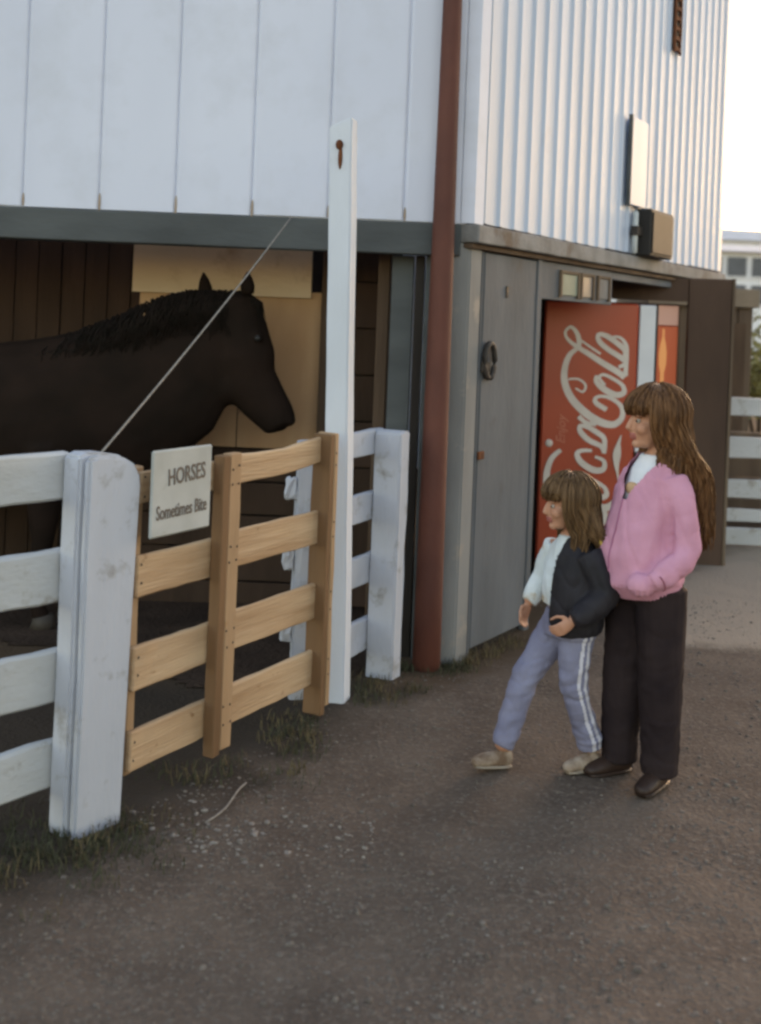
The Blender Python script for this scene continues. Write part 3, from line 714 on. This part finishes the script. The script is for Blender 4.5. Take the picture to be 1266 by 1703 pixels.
for i in range(90):
    p = hp(400+random.uniform(-12, 14), 484, random.uniform(-.03, .03)); q = hp(430+random.uniform(-14, 12), 545+random.uniform(-25, 15), random.uniform(-.08, .05))
    tube(bm, [(p, .004), (p.lerp(q, .5)+Vector((.035, -.015, .01)), .0045), (q, .0015)], (1, 0, 0), 5, .2)
from_bm('mane', bm, m_mane, horse, True)
for s_ in (-1, 1):
    bm = bmesh.new(); ball(bm, hp(432, 562, s_*.098), (.017, .012, .017), 12); from_bm('eye', bm, m_black, body, True)
bm = bmesh.new()
tp_ = hp(-425, 620)
for i in range(60):
    a = random.uniform(0, 6.28); r = .03*random.random()
    tube(bm, [(tp_+Vector((.04, 0, .03)), .012), (tp_+Vector((-.05+r*math.cos(a), r*math.sin(a), -.1)), .012), (tp_+Vector((-.07+2*r*math.cos(a), 2*r*math.sin(a), -.5)), .010), (tp_+Vector((-.06+2.4*r*math.cos(a), 2.4*r*math.sin(a), -.85)), .003)], (1, 0, 0), 5, .2)
from_bm('tail', bm, m_mane, horse, True)
for y in (-.14, .14):
    for x in (xf+(.03 if y > 0 else -.03)+.04, xr+(.05 if y > 0 else -.05)+.01):
        bm = bmesh.new(); tube(bm, [((x, y, 0.005), .072, .066), ((x, y, .05), .058, .054), ((x-.006, y, .075), .052, .048)], (1, 0, 0), 14, .02); from_bm('hoof', bm, m_hoof, horse, True)

# ------------------------------------------------------------------ people
def head_parts(bm, hc, k, yaw, tilt=0.0):
    """skull, face, nose, lips, ears round the head centre; k = size"""
    rot = Matrix.Rotation(yaw, 3, 'Z') @ Matrix.Rotation(tilt, 3, 'Y')
    T = lambda x, y, z: Vector(hc)+rot @ Vector((x*k, y*k, z*k))
    b0 = bmesh.new()
    ball(b0, (-.014, 0, .030), (.094, .074, .078), 20); ball(b0, (.022, 0, -.025), (.062, .058, .075), 18)
    ball(b0, (.060, 0, -.086), (.020, .022, .017)); ball(b0, (.030, 0, -.075), (.044, .042, .028))
    tube(b0, [((.078, 0, .012), .010, .008), ((.091, 0, -.012), .011, .010), ((.098, 0, -.028), .011, .014), ((.086, 0, -.036), .008, .013)], (1, 0, 0), 10, .5)
    ball(b0, (.080, 0, -.052), (.011, .020, .006)); ball(b0, (.078, 0, -.063), (.011, .018, .007))
    for s_ in (-1, 1):
        ball(b0, (.070, s_*.030, .020), (.014, .022, .008)); ball(b0, (.056, s_*.036, -.028), (.026, .022, .024))
        ball(b0, (-.012, s_*.074, -.008), (.018, .008, .028))
    tube(b0, [((-.02, 0, -.03), .048, .05), ((-.030, 0, -.10), .044, .046), ((-.036, 0, -.175), .052, .056)], (1, 0, 0), 14, .3)
    for v_ in b0.verts: v_.co = T(*v_.co)
    me = bpy.data.meshes.new('t'); b0.to_mesh(me); b0.free(); bm.from_mesh(me); bpy.data.meshes.remove(me)
    return T

def hand(bm, w, d, pn, th, s=1.0, curl=.5):
    """w wrist, d along the hand, pn palm normal, th thumb side"""
    d = Vector(d).normalized(); th = Vector(th); th = (th-d*th.dot(d)).normalized(); pn_ = d.cross(th)
    if pn_.dot(Vector(pn)) < 0: pn_ = -pn_
    w = Vector(w)
    tube(bm, [(w-d*.03*s, .020*s, .018*s), (w, .021*s, .016*s), (w+d*.03*s, .032*s, .015*s), (w+d*.070*s, .035*s, .013*s)], th, 12, .4)
    for i, (o, L) in enumerate(((.026, .062), (.009, .070), (-.009, .066), (-.025, .050))):
        p = w+d*.070*s+th*o*s; a = 0; pts = [(p-d*.012*s, .0088*s)]
        for j in range(3):
            pts.append((p, .0086*s-.0008*j*s)); a += curl*(.7 if j == 0 else 1.0)
            p = p+(d*math.cos(a)+pn_*math.sin(a))*L*s*(.42, .33, .25)[j]
        pts.append((p, .0062*s)); tube(bm, pts, th, 8, .7)
    p = w+d*.018*s+th*.022*s
    tube(bm, [(p-th*.008*s, .012*s), (p+(d*.5+th*.7+pn_*.2)*.03*s, .0105*s), (p+(d*.9+th*.75+pn_*.45)*.047*s, .0088*s), (p+(d*1.35+th*.6+pn_*.75)*.052*s, .0068*s)], pn_, 8, .7)

def strands(name, hc, k, yaw, mat, parent, n, back_z, side_z, bang_z, back_f, seed, wave=.008, spread=0.0):
    rnd = random.Random(seed); bm = bmesh.new()
    rot = Matrix.Rotation(yaw, 3, 'Z'); hc = Vector(hc)
    rf, rl, rz = .108*k, .088*k, .096*k; c0 = Vector((-.014*k, 0, .026*k))
    def S(phi, psi, lift=1.0): return c0+Vector((rf*math.sin(psi)*math.cos(phi), rl*math.sin(psi)*math.sin(phi), rz*math.cos(psi)))*lift
    # scalp cap under the strands
    b0 = bmesh.new(); ball(b0, c0, (rf*.97, rl*.97, rz*.97), 24)
    bmesh.ops.delete(b0, geom=[v_ for v_ in b0.verts if (v_.co.z < c0.z-.35*rz and v_.co.x > -.02*k) or (v_.co.x > .06*k and v_.co.z < c0.z+.25*rz)], context='VERTS')
    for v_ in b0.verts: v_.co = hc+rot @ v_.co
    me = bpy.data.meshes.new('t'); b0.to_mesh(me); b0.free(); bm.from_mesh(me); bpy.data.meshes.remove(me)
    for i in range(n):
        phi = rnd.uniform(-math.pi, math.pi); phi += .055*math.sin(23*phi+seed)+.03*math.sin(41*phi); a = abs(phi); lift = rnd.uniform(.98, 1.10)
        r0 = rnd.uniform(.0022, .0042)*k; lift += (rnd.random()**6)*.12; ph = rnd.uniform(0, 6.28)
        psi0 = R(rnd.uniform(2, 55)); pts = []
        end = R(74) if a < R(58) else R(102)
        for j in range(6):
            psi = psi0+(end-psi0)*j/5; pts.append((S(phi, psi, lift), r0*(.7 if j == 0 else 1)))
        loc = [(p, r) for p, r in pts]
        e = loc[-1][0]
        if a < R(58):
            zt = bang_z+rnd.uniform(-.018, .030)*k
            loc.append((Vector((e.x+.002, e.y, min(e.z-.008, (e.z+zt)/2))), r0*.8)); loc.append((Vector((e.x-.004, e.y*1.02, zt)), r0*.35))
            path = [(hc+rot @ p, r) for p, r in loc]
        else:
            path = [(hc+rot @ p, r) for p, r in loc]
            back = min(1, max(0, (a-R(75))/R(45)))
            zt = (side_z*(1-back)+back_z*back)+rnd.uniform(-.06, .07)*k
            p = path[-1][0].copy(); m_ = 9; z0 = p.z; x0, y0 = p.x, p.y
            lat = y0*(1.06+spread*back); hoff = rnd.uniform(-.022, .014)
            for j in range(1, m_+1):
                t = j/m_; z = z0+(zt-z0)*t
                tf = back_f(z)+hoff-abs(lat-hc.y)*-.1
                want = min(x0, tf) if back > .3 else x0-.05*min(1, t*2.5)
                tt = min(1, t*2.2)
                x = x0+(want-x0)*tt*(.35+.65*back if back > .3 else 1)
                y = y0+(lat*1.0-y0)*tt
                wv = wave*math.sin(ph+t*9)*t
                path.append((Vector((x-lift*.0+wv, y+wave*math.cos(ph*1.7+t*8)*t*1.3, z)), r0*(1-.1*t) if j < m_ else r0*.3))
        tube(bm, path, (0, 1, 0), 4, .3)
    return from_bm(name, bm, mat, parent, True)

def eyes(T, body, k):
    for s_ in (-1, 1):
        bm = bmesh.new(); ball(bm, T(.0715, s_*.031, .000), .0090*k, 12); e = from_bm('eye', bm, m_eye, body, True)
        bm = bmesh.new(); ball(bm, T(.0770, s_*.032, .000), .0056*k, 10); from_bm('iris', bm, m_iris, e, True)
        bm = bmesh.new(); tube(bm, [(T(.083, s_*.014, .021), .0028*k), (T(.082, s_*.03, .027), .0032*k), (T(.070, s_*.048, .022), .002*k)], (0, 0, 1), 6); from_bm('eyebrow', bm, m_hair, body, True)

def shoe(bm, a, ang, L, w, h, toe_up=0.0):
    """a = ankle point on the ground"""
    c, s_ = math.cos(ang), math.sin(ang)
    def T(f_, l_, z): return Vector((a[0]+f_*c-l_*s_, a[1]+f_*s_+l_*c, a[2]+z+toe_up*max(0, f_)))
    tube(bm, [(T(-.20*L, 0, h*.48), w*.70, h*.44), (T(-.05*L, 0, h*.52), w*.85, h*.52), (T(.2*L, 0, h*.45), w*.9, h*.44), (T(.42*L, .0, h*.38), w*1.0, h*.37), (T(.60*L, 0, h*.30), w*.9, h*.29), (T(.68*L, 0, h*.26), w*.62, h*.22)], (-s_, c, 0), 14, .6)
    tube(bm, [(T(-.03*L, 0, h*.5), w*.62), (T(-.02*L, 0, h*1.15), w*.58)], (0, 1, 0), 12, .2)

def folds(amp, sc=(16, 16, 7), seed=0): return lambda p: amp*noise.noise(Vector((p.x*sc[0]+seed, p.y*sc[1], p.z*sc[2])))+amp*.5*noise.noise(Vector((p.x*sc[0]*2.3, p.y*sc[1]*2.3, p.z*sc[2]*2+seed)))

def crease(p, amp, sc, seed=0.0, w=.10):
    n = noise.noise(Vector((p.x*sc[0]+seed, p.y*sc[1]+p.z*3, p.z*sc[2])))
    return -amp*max(0.0, 1-abs(n)/w)**1.5
# ---- older girl: pink jacket, dark trousers
YA = R(30)
g1 = tag(empty('person', (1.022, 4.22, 0.0), math.pi+YA), 'long haired child in a pink zip jacket and dark trousers, one hand in pocket', 'person')
hc = Vector((-.0, 0, 1.325)); hy = R(-20)
bm = bmesh.new()
T1 = head_parts(bm, hc, 1.0, hy)
tube(bm, [((.0, 0, .72), .10, .07), ((.0, 0, .9), .095, .075), ((-.01, 0, 1.05), .105, .085), ((-.025, 0, 1.14), .10, .075), ((-.035, 0, 1.2), .05, .05)], (0, 1, 0), 16)
for s_ in (1, -1):
    tube(bm, [((-.015, s_*.09, 1.11), .034), ((-.016, s_*.170, .885), .024), ((.105, s_*.130, .785), .022)], (0, 1, 0), 12)
    hand(bm, (.105, s_*.130, .775), (.15, -s_*.9, -.5), (0, -s_, -.2), (.3, -s_*.2, .8), .8, .35)
for s_, fo in ((1, -.015), (-1, .03)):
    tube(bm, [((-.005, s_*.06, .72), .065), ((fo, s_*.075, .42), .05), ((fo-.01, s_*.08, .07), .036)], (0, 1, 0), 12)
body = remesh('body', bm, [m_skin, m_lip], g1, .0045, 3)
inv = Matrix.Rotation(-hy, 3, 'Z')
for p in body.data.polygons:
    q = inv @ (Vector(p.center)-hc)
    if q.x > .072 and abs(q.y) < .022 and -.071 < q.z < -.046: p.material_index = 1
eyes(T1, body, 1.0)
# shirt
bm = bmesh.new()
tube(bm, [((-.01, 0, .80), .115, .098), ((-.008, 0, .95), .112, .105), ((-.01, 0, 1.06), .116, .102), ((-.02, 0, 1.13), .106, .085), ((-.028, 0, 1.175), .075, .066), ((-.03, 0, 1.195), .064, .06)], (0, 1, 0), 20, .1)
shirt = remesh('shirt', bm, m_shirt, g1, .006, 3, folds(.003))
bm = bmesh.new(); ball(bm, (.083, -.008, 1.075), (.012, .038, .026), 12); from_bm('shirt_print', bm, m_ply2, shirt, True)
# jacket
bm = bmesh.new()
tube(bm, [((.012, 0, .70), .146, .130), ((.016, 0, .728), .152, .138), ((.036, 0, .765), .160, .162), ((.036, 0, .83), .154, .156), ((.026, 0, .92), .140, .138), ((.012, 0, 1.02), .126, .118), ((-.008, 0, 1.10), .118, .104), ((-.022, 0, 1.15), .100, .090), ((-.028, 0, 1.19), .078, .076), ((-.03, 0, 1.205), .070, .070)], (0, 1, 0), 24, .08)
for s_ in (1, -1):
    tube(bm, [((-.015, s_*.092, 1.115), .052, .058), ((-.016, s_*.128, 1.055), .052, .060), ((-.018, s_*.158, .97), .048, .056), ((-.016, s_*.176, .885), .047, .054), ((.02, s_*.186, .84), .047, .050), ((.085, s_*.180, .80), .044, .047), ((.13, s_*.160, .772), .040, .042)], (0, 1, 0), 16, .4)
    ball(bm, (.148, s_*.130, .755), (.055, .045, .045))
def jf(p):
    d = folds(.007, (14, 14, 5), 3)(p)+.0015*noise.noise(Vector((p.x*30-p.z*20, p.y*30, p.z*26)))
    d += crease(p, .004, (9, 9, 4), 5, .2)+crease(p, .0015, (9, 9, 13), 2, .2)
    if p.z < .742: d = -.003+.002*math.sin(math.atan2(p.y, p.x)*70)
    # crease where the sleeve leaves the side
    d -= .009*math.exp(-((abs(p.y)-.140)/.014)**2)*max(0, min(1, (1.06-p.z)/.1))*(1 if p.z > .80 else 0)
    return d
jk = remesh('jacket', bm, m_pink, g1, .006, 3, jf, lambda p: (p.x > .02 and abs(p.y+.0) < .010+.42*max(0, p.z-1.045)) and p.z > 1.04 or (p.z > 1.20))
from mathutils.bvhtree import BVHTree
def wrap_line(name, o, pts, d, mat, parent, r, lift=.001):
    me = o.data; bv = BVHTree.FromPolygons([v_.co.copy() for v_ in me.vertices], [list(p.vertices) for p in me.polygons])
    out = []
    for p in pts:
        h = bv.ray_cast(Vector(p), Vector(d))
        if h[0] is not None: out.append((h[0]-Vector(d)*lift, r))
    if len(out) > 1:
        bm = bmesh.new(); tube(bm, out, (0, 1, 0), 6); return from_bm(name, bm, mat, parent, True)
wrap_line('zip', jk, [(.5, -.004, 1.04-.012*i) for i in range(28)], (-1, 0, 0), M('zip_tape', (.42, .16, .26), None, 10, .8), jk, .0035)
wrap_line('pocket_seam', jk, [(.13-.004*i, .6, .80-.006*i) for i in range(12)], (0, -1, 0), M('seam_shadow_cloth', (.40, .14, .2), None, 10, .9), jk, .003)
# trousers
bm = bmesh.new()
tube(bm, [((.004, 0, .82), .122, .100), ((-.004, 0, .74), .138, .114), ((-.010, 0, .68), .148, .118)], (0, 1, 0), 20, .2)
for s_, fo in ((1, -.015), (-1, .03)):
    tube(bm, [((-.005, s_*.068, .72), .088, .105), ((fo*.4, s_*.072, .60), .086, .098), ((fo*.8, s_*.075, .43), .076, .084), ((fo-.002, s_*.078, .26), .073, .078), ((fo-.004, s_*.080, .12), .067, .071), ((fo-.004, s_*.080, .050), .066, .070)], (0, 1, 0), 18, .1)
remesh('trousers', bm, m_dkpant, g1, .007, 3, lambda p: folds(.006, (13, 13, 4), 8)(p)+crease(p, .003, (11, 11, 4), 4, .2)+crease(p, .002, (7, 7, 12), 9, .2)*(1 if p.z < .3 else .2)+.003*noise.noise(Vector((p.x*14+p.z*20, p.y*14, p.z*26)))*(1.3 if p.z < .25 or .36 < p.z < .52 else .4))
for s_, fo, an in ((1, -.015, R(20)), (-1, .03, R(-6))):
    bm = bmesh.new(); shoe(bm, (fo-.005, s_*.082, .004), an, .22, .038, .075)
    sh_ = remesh('shoe', bm, m_shoeb, g1, .005, 3)
    c, q = math.cos(an), math.sin(an)
    bm = bmesh.new(); tube(bm, [((fo-.005+f_*c, s_*.082+f_*q, .010), w_, .010) for f_, w_ in ((-.042, .027), (0, .031), (.06, .034), (.11, .037), (.14, .026))], (-q, c, 0), 12, .6); from_bm('sole', bm, m_shoeb, sh_, True)
def bf1(z): return -.095 if z > 1.22 else (-.150 if z < 1.08 else -.095-.055*(1.22-z)/.14)
strands('hair', hc, 1.02, hy, m_hair, g1, 2300, .92, 1.13, .034, bf1, 5, .012, .45)

# ---- younger girl: dark open jacket, lavender track trousers, striding
YB = R(24)
g2 = tag(empty('person', (.752, 4.29, 0.0), math.pi+YB), 'small child striding in lavender striped track trousers and open dark jacket', 'person')
hc2 = Vector((.03, 0, .995)); hy2 = R(-14)
bm = bmesh.new()
T2 = head_parts(bm, hc2, .89, hy2, R(4))
tube(bm, [((0, 0, .55), .07, .055), ((.0, 0, .66), .08, .06), ((.0, 0, .77), .10, .07), ((-.0, 0, .84), .08, .055), ((0, 0, .89), .04, .04)], (0, 1, 0), 16)
LA = [((-.012, .095, .815), .032), ((-.038, .158, .70), .028), ((.085, .158, .605), .024)]
RA = [((.0, -.10, .825), .040), ((.022, -.145, .70), .032), ((.085, -.150, .595), .024)]
tube(bm, LA, (0, 1, 0), 12); tube(bm, RA, (0, 1, 0), 12)
hand(bm, (.088, .158, .600), (.80, -.10, -.45), (0, -1, -.3), (.45, -.1, .8), .74, .55)
hand(bm, (.087, -.150, .592), (.40, .05, -.9), (-.3, 1, 0), (.8, .2, .3), .74, .45)
LLEG = [((-.005, .045, .53), .052), ((.008, .058, .32), .038), ((-.075, .060, .09), .030)]
RLEG = [((.01, -.045, .53), .052), ((.147, -.058, .335), .038), ((.235, -.055, .085), .030)]
tube(bm, LLEG, (0, 1, 0), 12); tube(bm, RLEG, (0, 1, 0), 12)
body = remesh('body', bm, [m_skin, m_lip], g2, .004, 3)
inv = (Matrix.Rotation(hy2, 3, 'Z') @ Matrix.Rotation(R(4), 3, 'Y')).inverted()
for p in body.data.polygons:
    q = inv @ (Vector(p.center)-hc2)/.89
    if q.x > .072 and abs(q.y) < .022 and -.071 < q.z < -.046: p.material_index = 1
eyes(T2, body, .89)
bm = bmesh.new()
tube(bm, [((.006, 0, .625), .112, .094), ((.008, 0, .67), .113, .096), ((.006, 0, .76), .112, .088), ((.0, 0, .83), .098, .070), ((0, 0, .862), .062, .056), ((.0, 0, .878), .052, .05)], (0, 1, 0), 20, .1)
tube(bm, [((.0, -.098, .825), .050, .052), ((.014, -.130, .755), .046, .048), ((.026, -.150, .69), .042, .045), ((.060, -.152, .635), .036, .038), ((.085, -.150, .597), .032, .033)], (0, 1, 0), 14, .2)
remesh('shirt', bm, m_shirt2, g2, .0055, 3, folds(.005, (22, 22, 12), 2))
# dark jacket: back, left front and left sleeve
bm = bmesh.new()
tube(bm, [((-.008, .006, .525), .130, .104), ((-.006, .006, .55), .138, .112), ((-.004, .006, .64), .140, .116), ((-.002, .004, .74), .132, .108), ((-.006, .0, .81), .118, .092), ((-.010, 0, .85), .088, .074), ((-.010, 0, .878), .062, .062)], (0, 1, 0), 22, .08)
tube(bm, [((-.012, .098, .825), .056, .060), ((-.03, .140, .765), .056, .060), ((-.045, .165, .70), .054, .060), ((-.01, .170, .655), .050, .054), ((.065, .162, .615), .042, .044), ((.088, .160, .602), .036, .036)], (0, 1, 0), 14, .2)
jk2 = remesh('jacket', bm, m_navy, g2, .006, 3, lambda p: folds(.008, (15, 15, 8), 4)(p)+crease(p, .003, (12, 12, 8), 6, .2), lambda p: (p.x > .0 and p.y < .030) or (p.y < -.085 and p.x > -.05) or p.z > .885)
sl = jk2.modifiers.new('thick', 'SOLIDIFY'); sl.thickness = .006
bm = bmesh.new(); tube(bm, [((-.040, .105, .884), .012, .007), ((-.052, .140, .862), .016, .009), ((-.066, .172, .825), .016, .009), ((-.078, .196, .785), .012, .008)], (0, 0, 1), 8); from_bm('shoulder_stripe', bm, m_yel, jk2, True)
# track trousers with two white side stripes
bm = bmesh.new()
tube(bm, [((.0, 0, .60), .10, .082), ((.0, 0, .56), .114, .096), ((.0, 0, .51), .118, .098)], (0, 1, 0), 20, .2)
RL = [((.012, -.050, .53), 0.0581, 0.0702), ((.075, -.056, .44), 0.0563, 0.0630), ((.145, -.058, .34), 0.0510, 0.0558), ((.185, -.056, .23), 0.0475, 0.0504), ((.222, -.055, .13), 0.0475, 0.0504), ((.235, -.055, .095), 0.0405, 0.0432)]
LL = [((-.005, .050, .53), 0.0581, 0.0702), ((.008, .056, .43), 0.0563, 0.0630), ((.008, .060, .33), 0.0493, 0.0540), ((-.028, .060, .23), 0.0458, 0.0486), ((-.066, .060, .13), 0.0458, 0.0486), ((-.078, .060, .09), 0.0396, 0.0423)]
tube(bm, RL, (0, 1, 0), 18, .1); tube(bm, LL, (0, 1, 0), 18, .1)
tr = remesh('trousers', bm, [m_lav, m_stripe], g2, .005, 3, lambda p: folds(.006, (13, 13, 9), 6)(p)+crease(p, .003, (10, 10, 12), 3, .2)+crease(p, .002, (13, 13, 5), 1, .2)+.004*noise.noise(Vector((p.x*18+p.z*20, p.y*18, p.z*34)))*(1.4 if p.z < .24 or .28 < p.z < .4 else .5))
def legf(P_, z):
    for i in range(len(P_)-1):
        a, b = P_[i][0], P_[i+1][0]
        if b[2] <= z <= a[2]: t = (a[2]-z)/(a[2]-b[2]); return a[0]+(b[0]-a[0])*t
    return P_[0][0][0] if z > P_[0][0][2] else P_[-1][0][0]
for p in tr.data.polygons:
    c = p.center
    if c.y > .075:
        d = c.x-legf(LL, c.z)
        if -.030 < d < -.014 or .000 < d < .013: p.material_index = 1
for (fx, ly, z, an, up) in ((-.080, .060, .012, R(4), 0.02), (.235, -.055, .016, R(-4), .10)):
    bm = bmesh.new(); shoe(bm, (fx, ly, z), an, .170, .031, .066, up)
    sh_ = remesh('shoe', bm, m_shoet, g2, .0045, 3)
    bm = bmesh.new(); tube(bm, [((fx+f_, ly+f_*math.sin(an), z+.004+up*max(0, f_)), w_, .008) for f_, w_ in ((-.034, .023), (0, .027), (.05, .029), (.085, .031), (.108, .022))], (0, 1, 0), 12, .6); from_bm('sole', bm, m_sole, sh_, True)
def bf2(z): return -.06 if z > .90 else (-.138 if z < .83 else -.06-.078*(.90-z)/.07)
strands('hair', hc2, .92, hy2, m_hair2, g2, 1900, .69, .76, .030, bf2, 9, .008, .55)

# ------------------------------------------------------------------ small ground detail
ico_v, ico_f = [], []
b0 = bmesh.new(); bmesh.ops.create_icosphere(b0, subdivisions=1, radius=1); b0.verts.index_update()
ico_v = [v_.co.copy() for v_ in b0.verts]; ico_f = [tuple(v_.index for v_ in f_.verts) for f_ in b0.faces]; b0.free()
def pebbles(name, spots, mat):
    v, f = [], []
    for x, y, s in spots:
        k = len(v); m_ = Matrix.Rotation(random.uniform(0, 6.28), 3, 'Z') @ Matrix.Diagonal((s*random.uniform(.7, 1.4), s*random.uniform(.7, 1.2), s*random.uniform(.4, .8)))
        z = gh(x, y)+s*random.uniform(-.25, .2)
        for c in ico_v: v.append(m_ @ (c*random.uniform(.85, 1.15))+Vector((x, y, z)))
        f += [tuple(i+k for i in t) for t in ico_f]
    return tag(pyd(name, v, f, mat), kind='stuff')
sp = []
while len(sp) < 9000:
    y = 2.5+4.6*random.random()**1.4; x = random.uniform(-.62*y*.6-.2, .36*y+.4)
    if (x+.80)*.874-(y-3.7)*.485 < .02 or (y > 5.4 and x < 1.0): continue
    if noise.noise(Vector((x*1.3, y*1.3, 9))) < random.uniform(-.7, .3): continue
    sp.append((x, y, random.uniform(.0025, .0065) if random.random() < .93 else random.uniform(.007, .012)))
pebbles('gravel', sp, m_gravel)['label'] = 'fine gravel scattered over the trodden dirt'
sp = []
for i in range(130):
    p = at(random.gauss(390, 80), random.gauss(1390, 24), 1); t = -CAM_H/(p.z-CAM_H); sp.append((p.x*t, t, .003+.010*random.random()**2.2))
for i in range(26):
    p = at(random.uniform(540, 620), random.uniform(1365, 1430), 1); t = -CAM_H/(p.z-CAM_H); sp.append((p.x*t, t, random.uniform(.004, .010)))
for i in range(60):
    p = at(random.uniform(150, 1250), random.uniform(1300, 1690), 1); t = -CAM_H/(p.z-CAM_H); sp.append((p.x*t, t, random.uniform(.003, .007)))
pebbles('pale_pebbles', sp, m_stone)['label'] = 'pale pebbles strewn in front of the gate'
def tufts(name, spots, mat, L0, L1, w):
    v, f = [], []
    for x, y, n in spots:
        for i in range(n):
            a = random.uniform(0, 6.28); L = random.uniform(L0, L1); bx_, by_ = x+random.gauss(0, .03), y+random.gauss(0, .03); z = gh(bx_, by_)-.004
            d = Vector((math.cos(a), math.sin(a), 0)); s = Vector((-d.y, d.x, 0))*w; ln = random.uniform(.2, .9); k = len(v); b_ = Vector((bx_, by_, z))
            v += [b_-s, b_+s, b_+d*L*ln*.35+Vector((0, 0, L*.6))+s*.7, b_+d*L*ln*.35+Vector((0, 0, L*.6))-s*.7, b_+d*L*ln+Vector((0, 0, L*(.95-.3*ln)))]
            f += [(k, k+1, k+2, k+3), (k+3, k+2, k+4)]
    return tag(pyd(name, v, f, mat), kind='stuff')
sp, sp2 = [], []
for i in range(620):
    s = random.uniform(-1.5, 1.75); o = random.gauss(.06, .10)
    p = GA+GD*s+Vector((.874, -.485, 0))*o
    if noise.noise(Vector((s*2, o*4, 1))) > -.15: (sp if random.random() < .7 else sp2).append((p.x, p.y, random.randint(5, 14)))
for i in range(120):
    p = Vector((-.95, 3.50, 0))+Vector((random.gauss(0, .16), random.gauss(0, .10), 0)); sp.append((p.x, p.y, random.randint(5, 12)))
for i in range(90):
    x = random.uniform(.05, .5); sp.append((x, 5.48+random.gauss(0, .05)-max(0, .25-x)*.3, random.randint(4, 10)))
for i in range(80):
    t = random.uniform(0, .6); p = C0+U*t+N*random.gauss(.05, .04); sp2.append((p.x, p.y, random.randint(3, 8)))
tufts('grass', sp, m_grass, .012, .055, .002)['label'] = 'dark green weeds along the foot of the fence'
tufts('dry_grass', sp2, m_drygrass, .02, .07, .002)['label'] = 'dry straw coloured grass along the fence and barn foot'
# bit of pale cord lying by the gate
a, b = at(342, 1372, 1), at(415, 1300, 1)
q = [Vector((p.x*-CAM_H/(p.z-CAM_H), -CAM_H/(p.z-CAM_H), 0)) for p in (a, b)]
bm = bmesh.new(); tube(bm, [((lambda p: (p.x, p.y, gh(p.x, p.y)+.006))(q[0].lerp(q[1], t)+Vector((.012*math.sin(t*5), 0, 0))), .004) for t in [i/14 for i in range(15)]], (1, 0, 0), 6)
tag(from_bm('cord', bm, m_rope, None, True), 'bit of pale cord lying on the dirt by the gate', 'cord')
